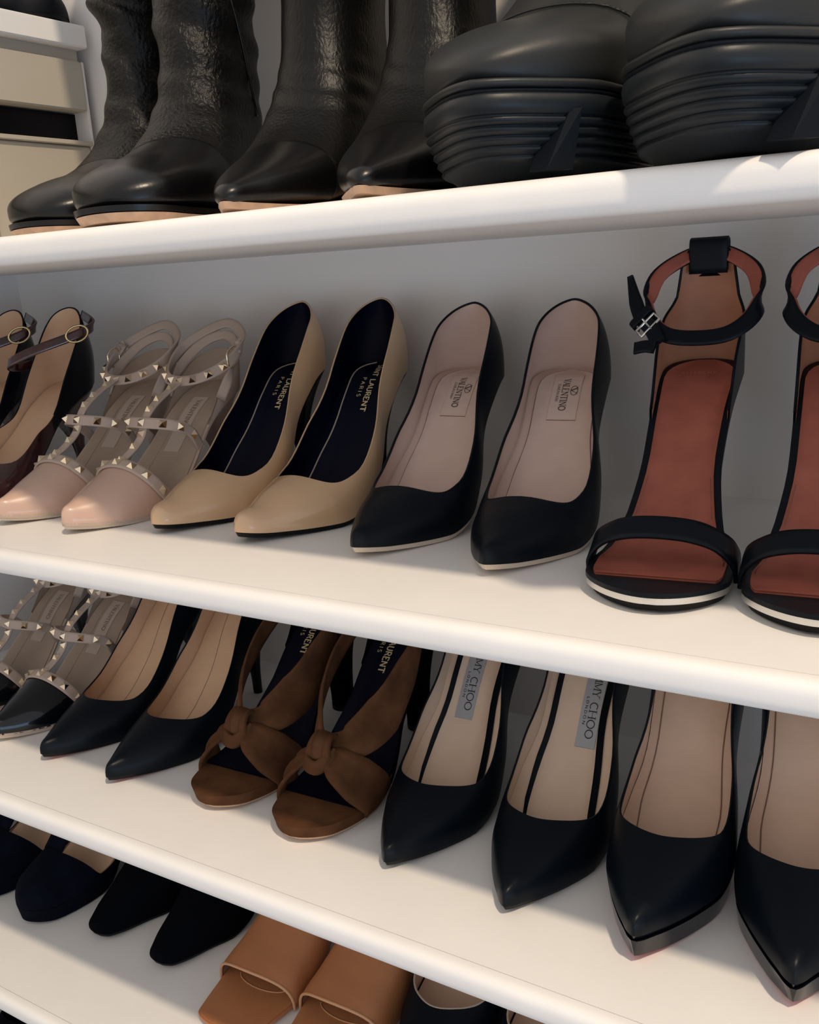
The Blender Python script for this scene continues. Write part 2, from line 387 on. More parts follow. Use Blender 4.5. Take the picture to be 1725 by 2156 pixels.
def patch_on(l, m, parent, x0, x1, y0, y1, lift, name='label_patch', thick=.0006):
    f = l.ins(lift); V = []; ny = 10
    for y in np.linspace(y0, y1, ny):
        for x in (x0, x1): V.append(f(x, y))
    n = len(V); V += [v-np.array([0, 0, thick]) for v in V]
    F = [(2*i, 2*i+1, 2*i+3, 2*i+2) for i in range(ny-1)]
    ring = [2*i for i in range(ny)]+[2*i+1 for i in range(ny-1, -1, -1)]
    for a, b in zip(ring, ring[1:]+ring[:1]): F.append((a, b, n+b, n+a))
    return mesh_obj(name, V, F, m, parent, smooth=False)
def seam_line(l, m, parent, xs_fn, y0, y1, lift=.0022, r=.0004, name='seam', n=24):
    f = l.ins(lift); return tube(name, [f(float(xs_fn(y)), y) for y in np.linspace(y0, y1, n)], r, m, parent, k=4)

# ------------------------------------------------------------------ the setting: walls, floor, shelves, the side unit
DEP = .3130; TH = .01877
TOP = [.03266, -.18734, -.40734, -.62734, -.84734]
XL, XR = -.958, .42
def structure(o): o['kind'] = 'structure'; return o
structure(box('wall_back', XL-.3, XR+.02, DEP, DEP+.018, -1.2, .70, M['panel']))
structure(box('wall_left', XL-.018, XL, -.02, DEP, -1.2, TOP[0]-TH, M['panel']))
structure(box('wall_west', -1.13, -1.11, -3, DEP+.018, -1.2, 1.6, M['panel']))
structure(box('wall_right', XR, XR+.018, -.02, DEP, -1.2, .70, M['panel']))
structure(box('floor', -3, 3, -3, .4, -1.22, -1.2, mat('grey_carpet', (.30, .30, .31), .9, bump=.3, scale=400)))
SHELF_LABELS = ['white shelf board with rounded nosing under the black boots, topmost of five',
                'white shelf board carrying the tan pumps and the ankle strap sandals',
                'white shelf board carrying the suede bow sandals and long pointed black pumps',
                'white shelf board carrying the caramel mules and black round toe pumps',
                'lowest white shelf board, only its dark corner showing at bottom left']
for i, z in enumerate(TOP):
    r = root('shelf_board', SHELF_LABELS[i], 'shelf', 'white shelf boards of the shoe cabinet', XL, 0, z-TH)
    x1 = XR-XL
    box('board', 0, x1, TH/2+.0007, DEP, 0, TH, M['shelf'], r)
    prof = [(TH/2+.0003, TH)]+[(TH/2-TH/2*math.sin(a)**.72, TH/2+TH/2*math.copysign(abs(math.cos(a))**.72, math.cos(a))) for a in np.linspace(0, math.pi, 25)]+[(TH/2+.0003, 0)]
    loft('nosing', [[(x, y, zz) for y, zz in prof] for x in (0, x1)], M['shelf'], r, sharp=60)
    if i == 0:
        pass

u = root('drawer_unit', 'cream drawer unit with a dark open gap, behind the leftmost boots', 'cabinet', None, -.79, 0, TOP[0])
box('shelf_board', -.32, .008, -.34, .303, .1885, .2090, M['shelf'], u, .0012)
box('rail', -.30, -.006, -.34, .300, .1780, .1884, M['drawer'], u)
box('drawer_front', -.018, 0, -.34, .299, .1320, .1775, M['drawer'], u, .0012)
box('drawer_inside', -.30, -.020, -.34, .300, .1040, .1315, M['gloss_black'], u)
box('ledge', -.30, .001, -.34, .300, .0995, .1038, M['drawer'], u, .0006)
box('drawer_front', -.018, 0, -.34, .176, .0020, .0990, M['drawer'], u, .0012)
box('drawer_front', -.020, -.003, .1775, .299, .0020, .0990, M['drawer'], u, .0012)
box('side_post', -.30, -.001, .2995, .3030, .0, .1775, M['panel'], u, .0006)

# ------------------------------------------------------------------ pumps of the middle shelf
G_T2, G_T3, G_T4 = TOP[1], TOP[2], TOP[3]
TAN = dict(w0=.0058, h0=.0115, L=.2111, H=.1050, side=.0270, back=.0552, yt=.0595, ws=1.0905, ht=.0360, wh=1.05, p=3.4, corner=.0207)
def sock(l, m, parent, y0, y1, x_l, x_r, lift=.0030, thick=.0012, n=30):
    """an inner sole lying on the insole, its outline given by half widths x_l(y), x_r(y)"""
    f = l.ins(lift); V = []; F = []; nx = 5
    ys = y0+(y1-y0)*(1-np.cos(np.pi*np.linspace(0, 1, n)))/2
    for y in ys:
        for k in range(nx): V.append(f(x_l(y)+(x_r(y)-x_l(y))*k/(nx-1), y))
    F += grid_faces(n, nx)
    o = len(V); ring = [i*nx for i in range(n)]+[(n-1)*nx+k for k in range(1, nx)]+[i*nx+nx-1 for i in range(n-2, -1, -1)]+[k for k in range(nx-2, 0, -1)]
    for i in ring: V.append(V[i]-np.array([0, 0, thick]))
    for i in range(len(ring)): j = (i+1) % len(ring); F.append((ring[i], ring[j], o+j, o+i))
    return mesh_obj('sock', V, F, m, parent), ys
for k, (X, Y, yaw, skew, z0, lab) in enumerate([
        (-.5303, .0751, .0112, .0046, -.0011, 'tan patent pointed pump with navy lining, next to the studded pumps'),
        (-.4494, .0771, .0014, .0111, -.0002, 'tan patent pointed pump with navy lining, next to a black pump')]):
    l = make_last(skew=skew, z0=z0, **TAN); r = root('pump', lab, 'shoe', 'pair of tan patent pumps', X, Y, G_T2, yaw)
    pump_parts(l, r, M['tan_patent'], M['navy_lining'], M['navy_lining'], M['sole_black'], M['black_matte'], rim_r=.0007)
    wf = lambda y: float(l.w(y))
    e = lambda y: math.sqrt(max(0, 1-max(0, (y-.172)/.026)**2))
    sock(l, M['navy_lining'], r, .03, .198, lambda y: -.60*wf(y)*e(y)-.002*(1-e(y)), lambda y: .92*wf(y)*e(y))
    ys = np.linspace(.04, .1975, 34)
    tube('sock_edge', [l.ins(.0033)(-.60*wf(y)*e(y)-.0005, y) for y in ys], .00065, M['seam_pale'], r, k=5)
    tube('sock_edge', [l.ins(.0033)(.92*wf(y)*e(y)+.0003, y) for y in ys], .0005, M['seam_pale'], r, k=5)
    lettering('SAINT LAURENT', l.ins(.0036), .0050, M['gold_print'], r, .0018, .191, thick=.19, thin=.16, serif=False, spacing=.12, wide=.88)
    lettering('PARIS', l.ins(.0036), .0035, M['gold_print'], r, -.0062, .174, thick=.15, thin=.14, serif=False, spacing=.40)
BLK = dict(L=.2039, H=.1010, side=.0262, back=.0530, yt=.0590, ws=1.0772, ht=.0339, wh=1.06, p=3.5, corner=.0204)
for k, (X, Y, yaw, skew, z0, lab) in enumerate([
        (-.3487, .0759, .0400, .0043, -.0006, 'black leather pointed pump with rose beige lining, next to a tan pump'),
        (-.2519, .0738, .0953, .0048, -.0008, 'black leather pointed pump with rose beige lining, next to the cognac sandal')]):
    l = make_last(skew=skew, z0=z0, **BLK); r = root('pump', lab, 'shoe', 'pair of black pumps with rose lining', X, Y, G_T2, yaw)
    pump_parts(l, r, M['black'], M['rose_lining'], M['rose_lining'], M['sole_beige'], M['black'], rim_r=.0010, insole_off=.003)
    wf = lambda y: float(l.w(y))
    e = lambda y: math.sqrt(max(0, 1-max(0, (y-.165)/.026)**2))
    sock(l, M['rose_lining'], r, .03, .191, lambda y: -.70*wf(y)*e(y), lambda y: .80*wf(y)*e(y), thick=.0009)
    ys = np.linspace(.05, .1908, 34)
    for s_ in (-.70, .80): tube('sock_seam', [l.ins(.0028)(s_*wf(y)*e(y), y) for y in ys], .00035, M['seam'], r, k=4)
    patch_on(l, M['rose_patch'], r, -.0095, .0115, .1445, .180, .0036)
    for yy in (.1445,): tube('patch_stitch', [l.ins(.0038)(x, yy) for x in (-.0095, 0, .0115)], .0003, M['seam'], r, k=4)
    g = l.ins(.0041)
    lettering('VALENTINO', g, .0049, M['ink_brown'], r, -.0022, .1735, thick=.14, thin=.07, spacing=.06, wide=.74)
    lettering('GARAVANI', g, .0021, M['ink_brown'], r, -.0060, .1690, thick=.12, thin=.10, serif=False, spacing=.14, wide=.95)
    lx, ly = .0068, .1640
    circ = [g(lx+.0026*math.cos(a), ly+.0034*math.sin(a)) for a in np.linspace(0, 2*math.pi, 24, endpoint=False)]
    tube('emblem', circ, .00022, M['ink_brown'], r, closed=True, k=4)
    Vv, Ff, _ = strokes2d('V', .12, .06, True, 0)
    mesh_obj('emblem', [g(lx-.0022+.0046*b, ly+.0021-.0058*a) for a, b in Vv], Ff, M['ink_brown'], r, smooth=False)

# ------------------------------------------------------------------ pumps of the lower shelf
RED = dict(L=.2157, H=.0998, side=.0263, back=.0520, yt=.0576, ws=1.045, ht=.0361, wh=1.0503, p=2.17, corner=.0284)
for X, Y, yaw, skew, z0, lab in [(-.6900, .0564, -.0256, .0015, -.0010, 'black pointed pump with tan insole, next to the studded black pump'),
                                 (-.6042, .0543, .0056, .0040, -.0014, 'black pointed pump with tan insole, next to a brown suede sandal')]:
    l = make_last(skew=skew, z0=z0, **RED); r = root('pump', lab, 'shoe', 'pair of black pumps with tan insoles', X, Y, G_T3, yaw)
    pump_parts(l, r, M['black'], M['tan_insole'], M['tan_insole'], M['sole_black'], M['black'], under=M['sole_red'], rim_r=.0006, insole_off=.0022)
    wf = lambda y: float(l.w(y))
    tube('insole_seam', [l.ins(.0022)(-.25*wf(y)-.006*math.sin(y*40), y) for y in np.linspace(.05, .2, 24)], .0003, M['seam_pale'], r, k=4)
JC = dict(L=.2183, H=.1004, side=.0260, back=.0520, yt=.0578, ws=1.0858, ht=.0365, wh=1.0839, p=2.09, corner=.0284)
for X, Y, yaw, skew, z0, dx, lab in [(-.3314, .0593, .0531, .0030, -.0014, -.0085, 'black pointed pump with beige insole and silver label, next to a brown suede sandal'),
                                 (-.2384, .0543, .0565, .0021, -.0019, .0036, 'black pointed pump with beige insole and silver label, next to a platform pump')]:
    l = make_last(skew=skew, z0=z0, **JC); r = root('pump', lab, 'shoe', 'pair of black pumps with silver labels', X, Y, G_T3, yaw)
    pump_parts(l, r, M['black'], M['beige_insole'], M['beige_insole'], M['sole_black'], M['black'], rim_r=.0007, insole_off=.0018)
    wf = lambda y: float(l.w(y))
    xl = lambda y: -.60*wf(y)*min(1, .62+max(0, (y-.055)/.05)*.38); xr = lambda y: (.50+.36*max(0, min(1, (.105-y)/.045))**1.5)*wf(y)
    sock(l, M['black'], r, .05, .2, lambda y: xl(y)-.0005-.0046*min(1, max(0, (y-.058)/.07)), lambda y: xr(y)+.0005+.0046*min(1, max(0, (y-.056)/.03)), lift=.0032, thick=.0014)[0].name = 'insole_edge'
    sock(l, M['beige_insole'], r, .03, .2, xl, xr, lift=.0040, thick=.0006)
    pad = [(x, y) for x, y in [(.022*math.cos(a), .052+.020*math.sin(a)) for a in np.linspace(0, math.pi, 20)]]
    g = l.ins(.0046)
    V = [g(x, y) for x, y in pad]+[g(x*.9, .045) for x, y in pad]
    mesh_obj('ball_pad', V, grid_faces(2, 20), M['brown_pad'], r)
    patch_on(l, M['silver_patch'], r, -.0035+dx, .0115+dx, .1365, .200, .0047)
    g2 = l.ins(.0050)
    lettering('JIMMY CHOO', g2, .0058, M['ink'], r, .0028+dx, .1830, thick=.10, thin=.055, spacing=.06, wide=.98)
    lettering('LONDON', g2, .0020, M['ink'], r, -.0008+dx, .1630, thick=.13, thin=.12, serif=False, spacing=.42, wide=1.15)
PLT = dict(L=.2149, H=.1104, side=.0267, back=.0519, yt=.0590, ws=1.052, ht=.0369, wh=1.1062, p=2.06, corner=.0280)
for X, Y, yaw, skew, z0, lab in [(-.1520, .0475, .0614, .0022, -.0017, 'black pointed platform pump with peach tan lining, next to the silver label pumps'),
                                 (-.0650, .0518, .1214, .0007, -.0038, 'black pointed platform pump with peach tan lining, cut off by the right edge')]:
    l = make_last(skew=skew, z0=z0, plat=.014, **PLT); r = root('platform_pump', lab, 'shoe', 'pair of black platform pumps', X, Y, G_T3, yaw)
    pump_parts(l, r, M['black'], M['platform_lining'], M['platform_lining'], M['black_patent'], M['black'], rim_r=.0006, insole_off=.0022)
    wf = lambda y: float(l.w(y))
    for s_ in (-.72, .70):
        tube('insole_seam', [l.ins(.0024)(s_*wf(y)*min(1, .6+(y-.05)*6), y) for y in np.linspace(.05, .2, 24)], .0004, M['seam'], r, k=4)
    l.slab('platform', M['black_patent'], r, lambda y: l.zb(y)-l.sole-.0008, lambda y: np.maximum(.0012+.006*max(0, 1-y/.05)**2, l.zb(y)-l.sole-.0135*min(1, max(.05, (.115-y)/.03))), y0=.0012, y1=.112, off=.0006, offb=.0022)
    l.slab('red_outsole', M['sole_red'], r, lambda y: max(.0012, .0012+.006*max(0, 1-y/.05)**2, float(l.zb(y))-l.sole-.0135*min(1, max(.05, (.115-y)/.03))), lambda y: max(.0002, .0002+.006*max(0, 1-y/.05)**2, float(l.zb(y))-l.sole-.0145*min(1, max(.05, (.115-y)/.03))), y0=.003, y1=.112, off=.003)

# ------------------------------------------------------------------ studded T strap shoes
_s = .0031; _h = .0040
stud_me = bpy.data.meshes.new('stud')
stud_me.from_pydata([(-_s, -_s, -.001), (_s, -_s, -.001), (_s, _s, -.001), (-_s, _s, -.001), (-_s, -_s, .0004), (_s, -_s, .0004), (_s, _s, .0004), (-_s, _s, .0004), (0, 0, _h)], [],
    [(0, 1, 5, 4), (1, 2, 6, 5), (2, 3, 7, 6), (3, 0, 4, 7), (4, 5, 8), (5, 6, 8), (6, 7, 8), (7, 4, 8), (3, 2, 1, 0)])
stud_me.materials.append(M['gold'])
def studs(strap, fr, params, sgn=1., lift=.0010):
    p, t, wd, nn = fr; n = len(p)
    for s in params:
        i = min(n-1, max(0, int(round(s*(n-1)))))
        z = nn[i]*sgn; x = t[i]; y = np.cross(z, x)
        o = bpy.data.objects.new('stud', stud_me); COL.objects.link(o); o.parent = strap
        q = p[i]+z*lift
        o.matrix_basis = Matrix(((x[0], y[0], z[0], q[0]), (x[1], y[1], z[1], q[1]), (x[2], y[2], z[2], q[2]), (0, 0, 0, 1)))
def outward(fr, c):
    p, t, wd, nn = fr; return 1. if ((p-np.asarray(c))*nn).sum() > 0 else -1.
def flat_footbed(l, r, insole_m, edge_m, sole_m, off=.003, y0=.004):
    l.slab('insole', insole_m, r, lambda y: l.zb(y)+.0026, lambda y: l.zb(y)+.0006, y0=y0, y1=l.L-.004, off=off)
    l.slab('footbed', edge_m, r, lambda y: l.zb(y)+.0012, lambda y: l.zb(y)-l.sole*.5, y0=.0004, y1=l.L, off=.0)
    l.slab('outsole', sole_m, r, lambda y: l.zb(y)-l.sole*.5-.0002, lambda y: l.zb(y)-l.sole-.0005, y0=.0006, y1=l.L-.0015, off=.0006, offb=.0016)
def stud_shoe(X, Y, zs, yaw, lab, group, toe_m, z_up=0., flip=False, buckle_left=True):
    r = root('studded_shoe', lab, 'shoe', group, X, Y, zs, yaw)
    zb = [(0, .0095), (.1, .006), (.3, .004), (.42, .010), (.6, .040), (.75, .070), (.88, .085), (1, .092)]
    w = [(0, .0045), (.03, .008), (.1, .0175), (.2, .0285), (.32, .0342), (.42, .0355), (.55, .0330), (.7, .0280), (.85, .028), (1, .028)]
    h = [(0, .012), (.1, .021), (.2, .030), (.3, .039), (.45, .050), (1, .075)]
    l = Last(.205, zb, w, h, [(0, .018), (.34, .016), (.44, .003), (1, .003)], yt=.058, corner=.022, p=2.6)
    l.wall('upper', toe_m, r, y1=.45*l.L)
    l.wall('lining', M['nude_lining'], r, off=.0014, y0=.004, y1=.45*l.L)
    flat_footbed(l, r, M['nude_lining'], M['nude_leather'], M['sole_beige'])
    e = lambda y: math.sqrt(max(0, 1-max(0, (y-.16)/.03)**2))
    tube('insole_seam', [l.ins(.0028)(-.45*float(l.w(y))*e(y), y) for y in np.linspace(.05, .188, 26)], .0004, M['seam_pale'], r, k=4)
    b = Last(.205, zb, w, [(0, .05), (1, .12)], [(0, .004), (.70, .003), (.80, .014), (.9, .024), (1, .030)], yt=.02, corner=.01, n=2.4)
    b.wall('heel_counter', M['nude_leather'], r, y0=.70*b.L, throat=False)
    b.wall('counter_lining', M['nude_lining'], r, off=.0014, y0=.70*b.L, throat=False)
    l.stiletto(toe_m, r)
    NL = M['nude_leather']
    # collar along the throat
    pts = []
    for th in np.linspace(-1, 1, 13):
        a = (1-abs(th))*math.pi/2; yy = .0615+.019*abs(th)**2.2
        pts.append(l.pt(yy, max(a, .06), -1. if th < 0 else 1., -.0016))
    s, fr = ribbon('collar_strap', pts, .0105, (0, .85, .4), NL, r, n=49)
    studs(s, fr, (.10, .24, .38, .50, .62, .76, .90), outward(fr, (0, .07, 0)))
    zt = lambda y, z: (0, y, z+z_up)
    s, fr = ribbon('t_bar', [zt(.060, .0425), zt(.076, .050), zt(.090, .060), zt(.100, .077), zt(.116, .088), zt(.142, .099)], .0085, (1, 0, 0), NL, r, n=40)
    studs(s, fr, (.08, .27, .44, .66, .80, .93), outward(fr, (0, .12, .03)))
    s, fr = ribbon('instep_strap', [(-.0325, .142, .040), (-.0345, .124, .060), (-.027, .1035, .0695), (0, .0935, .0720), (.0235, .1035, .0690), (.0290, .119, .061), (.0285, .130, .044)], .0095, (0, .40, .9), NL, r, n=61)
    studs(s, fr, (.14, .26, .38, .50, .62, .74, .86), outward(fr, (0, .14, .05)))
    loop = [(0, .1435, .100), (-.021, .150, .103), (-.034, .172, .114), (-.030, .197, .131), (0, .213, .144), (.030, .197, .131), (.034, .172, .114), (.021, .150, .103)]
    s, fr = ribbon('ankle_strap', loop, .0095, (0, .5, .85), NL, r, closed=True, n=80)
    studs(s, fr, (.0, .065, .135, .205, .795, .865, .935), outward(fr, (0, .18, .12)))
    ribbon('heel_strap', [(-.029, .160, .082), (-.031, .176, .106), (-.021, .197, .126), (0, .206, .134), (.021, .197, .126), (.031, .176, .106), (.029, .160, .082)], .0090, (0, .4, .9), NL, r, n=40)
    sd = -1 if buckle_left else 1
    ribbon('buckle_keeper', [(sd*.030, .186, .1225), (sd*.0325, .186, .124), (sd*.0315, .190, .1265)], .013, (0, .5, .85), NL, r, n=8, thick=.003)
    c = np.array([sd*.0345, .176, .117]); tube('buckle', [c+np.array(q) for q in ((0, -.005, -.0085), (0, .006, -.003), (0, .0035, .009), (0, -.0075, .0035))], .0009, M['gold'], r, closed=True, k=6, n=24)
    patch_on(l, M['nude_patch'], r, -.0085, .0085, .122, .168, .0034)
    lettering('VALENTINO', l.ins(.0037), .0048, M['seam'], r, -.001, .164, thick=.13, thin=.08, spacing=.06, wide=.78)
    return r
NS = 'pair of nude studded T strap shoes'
stud_shoe(-.6800, .0492, G_T2, .015, 'nude patent studded T strap shoe, next to the oxblood shoes', NS, M['nude_patent'], .002)
stud_shoe(-.6010, .0494, G_T2, .015, 'nude patent studded T strap shoe, next to a tan pump', NS, M['nude_patent'], 0., buckle_left=False)
BS = 'pair of black toed studded T strap shoes'
stud_shoe(-.8480, .0600, G_T3, .02, 'studded T strap shoe with black patent toe, cut off by the left edge', BS, M['black_patent'])
stud_shoe(-.7640, .0600, G_T3, .0, 'studded T strap shoe with black patent toe, next to a black pump with tan insole', BS, M['black_patent'])

# ------------------------------------------------------------------ oxblood shoes with gold buckles, far left of the middle shelf
def buckled_shoe(X, Y, zs, yaw, lab):
    r = root('buckled_shoe', lab, 'shoe', 'pair of oxblood buckled shoes', X, Y, zs, yaw)
    zb = [(0, .010), (.1, .006), (.3, .004), (.42, .010), (.6, .040), (.75, .070), (.88, .086), (1, .093)]
    w = [(0, .005), (.03, .0085), (.1, .018), (.2, .0285), (.32, .0365), (.42, .0385), (.55, .0345), (.7, .0285), (.85, .029), (1, .029)]
    h = [(0, .012), (.1, .021), (.2, .028), (.3, .034), (.45, .048), (1, .078)]
    l = Last(.208, zb, w, h, [(0, .026), (.4, .025), (.55, .022), (.68, .012), (1, .012)], yt=.060, corner=.028, p=2.2)
    l.wall('upper', M['oxblood'], r, y1=.70*l.L); l.wall('lining', M['tan_insole'], r, off=.0015, y0=.004, y1=.70*l.L)
    b = Last(.208, zb, w, [(0, .05), (1, .15)], [(0, .012), (.68, .012), (.78, .030), (.9, .055), (.96, .066), (1, .072)], yt=.02, corner=.01, n=2.5)
    b.wall('heel_counter', M['black_patent'], r, y0=.66*b.L, throat=False); b.wall('counter_lining', M['tan_insole'], r, off=.0015, y0=.66*b.L, throat=False)
    tl, a_, c_ = b.topline(.0007, y0=.66*b.L)
    tube('counter_edge', tl, .0009, M['black'], r)
    l.slab('insole', M['tan_insole'], r, lambda y: l.zb(y)+.002, lambda y: l.zb(y)+.0002, y0=.012, y1=l.L-.004, off=.003)
    l.slab('outsole', M['sole_black'], r, lambda y: l.zb(y)+.0003, lambda y: l.zb(y)-l.sole, y0=.0006, y1=l.L-.0015, off=.0004, offb=.0016)
    l.stiletto(M['oxblood'], r)
    ribbon('ankle_strap', [(-.034, .176, .112), (-.034, .152, .112), (-.016, .134, .118), (.006, .146, .128), (.032, .178, .140), (.034, .196, .146), (.024, .203, .152), (0, .214, .157)], .009, (0, .35, .9), M['oxblood'], r, n=50)
    c = np.array([.034, .178, .141]); ax = unit(np.array([.55, .75, .30])); up = unit(np.array([-.2, -.2, 1.0]))
    tube('buckle', [c+ax*.0105*math.cos(a)+up*.0072*math.sin(a)+np.array([.002, -.003, 0]) for a in np.linspace(0, 2*math.pi, 28, endpoint=False)], .0011, M['gold_buckle'], r, closed=True)
    return r
buckled_shoe(-.7880, .0390, G_T2, .0, 'oxblood and black shoe with gold oval buckle, next to a studded shoe')
buckled_shoe(-.8710, .0390, G_T2, .02, 'oxblood and black buckled shoe, cut off by the left edge')

# ------------------------------------------------------------------ black ankle strap sandals with cognac insoles
def ankle_sandal(X, Y, zs, yaw, lab, second=False):
    r = root('ankle_strap_sandal', lab, 'sandal', 'pair of black ankle strap sandals', X, Y, zs, yaw)
    L = .216
    zb = [(0, .0125), (.1, .0115), (.3, .0105), (.42, .018), (.6, .056), (.75, .087), (.88, .104), (1, .110)]
    w = [(0, .030), (.08, .0350), (.18, .0400), (.27, .0405), (.36, .036), (.48, .0285), (.6, .0245), (.74, .0255), (.86, .027), (1, .027)]
    l = Last(L, zb, w, [(0, .02), (.3, .03), (1, .06)], [(0, .01), (1, .01)], yt=.01, rtoe=.034, rheel=.026, skew=-.004, sole=.0085)
    l.slab('footbed', M['black'], r, lambda y: l.zb(y)+.0006, lambda y: l.zb(y)-.0022, off=0.)
    l.slab('rim', M['silver_rim'], r, lambda y: l.zb(y)-.0023, lambda y: l.zb(y)-.0058, y0=.0004, y1=.45*L, off=.0003)
    l.slab('outsole', M['sole_black'], r, lambda y: l.zb(y)-.0025, lambda y: max(0., float(l.zb(y))-.0105 if y < .4*L else float(l.zb(y))-.005), y0=.002, y1=L-.003, off=.0020, offb=.0035)
    wf = lambda y: float(l.w(y)); e = lambda y: math.sqrt(max(0, 1-max(0, (y-.180)/.027)**2))
    s, ys = sock(l, M['cognac'], r, .0270, .206, lambda y: -(wf(y)-.0045)*e(y), lambda y: (wf(y)-.0045)*e(y), lift=.0020, thick=.0014); s.name = 'insole'
    for sg in (-1, 1): tube('stitching', [l.ins(.0021)(sg*(wf(y)-.0065), y) for y in np.linspace(.055, .12, 20)], .0002, M['seam'], r, k=4)
    g_ = l.ins(.0024); lettering('GIVENCHY', lambda x, y: g_(-y-.0115, .184+x), .0027, M['emboss'], r, 0., 0., thick=.12, thin=.12, serif=False, spacing=.38)
    b = Last(L, zb, w, [(0, .06), (1, .15)], [(0, .006), (.70, .006), (.80, .026), (.89, .034), (.955, .043), (.975, .070), (1, .078)], yt=.02, corner=.01, n=2.6, skew=-.004, bulge=.004)
    b.wall('heel_cup', M['black'], r, y0=.70*L, throat=False); b.wall('heel_cup_lining', M['cognac_light'], r, off=.0016, y0=.70*L, throat=False)
    tl, _, _ = b.topline(.0008, y0=.70*L); tube('heel_cup_edge', tl, .0010, M['black'], r)
    # toe strap
    pts = []
    for th in np.linspace(-1, 1, 15):
        a = (1-abs(th))*math.pi/2; y = .052+.010*th*th
        ww = float(l.w(y))+.0012; pts.append((float(l.cx(y))+math.copysign(ww*math.cos(a)**.8, th) if abs(th) > 1e-6 else float(l.cx(y)), y-.004*math.sin(a), float(l.zb(y))-.002+.0265*math.sin(a)**.9))
    ribbon('toe_strap', pts, .0155, [(0, .95, .30)]*2+[(0, .85, .52)]*3+[(0, .80, .60)]*5+[(0, .85, .52)]*3+[(0, .95, .30)]*2, M['black'], r, thick=.0024, n=49, widths=[.021, .0175, .0158, .0155, .0155, .0155, .0158, .0175, .021])
    # ankle strap loop through the tab at the back
    B = np.array([0, .2075, .183])
    loop = [(0, .1545, .1300), (-.021, .158, .133), (-.0345, .172, .146), (-.0315, .192, .167), (-.015, .2055, .179), (0, .2085, .182), (.015, .2055, .179), (.0315, .192, .167), (.0345, .172, .146), (.021, .158, .133)]
    wd = (0, .55, .85)
    ribbon('ankle_strap', loop, .0105, wd, M['black'], r, closed=True, n=80, thick=.0022)
    ribbon('strap_lining', [tuple(np.array(q)*np.array([.955, 1, 1])+np.array([0, .0016 if q[1] < .18 else -.0014, 0.0002])) for q in loop], .0090, wd, M['cognac'], r, closed=True, n=80, thick=.0012)
    ribbon('strap_tab', [(0, .204, .170), (0, .2045, .187), (0, .2085, .1905), (0, .2125, .186), (0, .2115, .166)], .0255, (1, 0, 0), M['black'], r, n=24, thick=.002)
    ribbon('strap_tab', [(0, .2030, .168), (0, .2035, .187), (0, .2055, .1900)], .0250, (1, 0, 0), M['black'], r, n=12, thick=.0022)
    sx = 1 if second else -1
    c = np.array([sx*.030, .1625, .137]); t = unit(np.array([sx*.55, .55, .45])); u_ = unit(np.array([0, .55, .85])-t*(np.array([0, .55, .85])@t))
    n_ = np.cross(t, u_); n_ = n_ if n_[1] < 0 else -n_
    c2 = c+n_*.0032
    rect = [c2+t*a*.62+u_*b for a, b in ((-.0055, -.0078), (-.0055, 0), (-.0055, .0078), (0, .0078), (.0055, .0078), (.0055, 0), (.0055, -.0078), (0, -.0078))]
    tube('buckle', rect, .0010, M['steel'], r, closed=True, k=8)
    tube('buckle_pin', [c2-t*.0055, c2+n_*.0012, c2+t*.0068], .0007, M['steel'], r, k=6)
    ribbon('keeper', [c+t*.010+n_*(-.003)+u_*-.0075, c+t*.010+n_*.0026+u_*-.0075, c+t*.010+n_*.0030, c+t*.010+n_*.0026+u_*.0075, c+t*.010-n_*.003+u_*.0075], .006, t, M['black'], r, n=20, thick=.0018)
    ribbon('strap_end', [c-t*.017+n_*.0022-u_*.003, c-t*.004+n_*.0028, c+t*.010+n_*.0016, c+t*.022+n_*.0030+u_*.004, c+t*.040+n_*.006+u_*.013], .0100, u_, M['black'], r, n=30, thick=.0022, widths=[.0100, .0100, .0100, .0095, .004])
    ribbon('strap_end', [c-t*.018+n_*.003-u_*.006, c-t*.012+n_*.0036-u_*.010, c-t*.007+n_*.0042-u_*.016], .0085, u_*.5+t, M['black'], r, n=10, thick=.002)
    l.sole = .004
    l.stiletto(M['black'], r, back_in=.0035, y_from=.80)
    return r
ankle_sandal(-.145, .050, G_T2, .11, 'black ankle strap sandal with cognac insole, next to a black pump')
ankle_sandal(-.0595, .0500, G_T2, .09, 'black ankle strap sandal with cognac insole, cut off by the right edge', True)

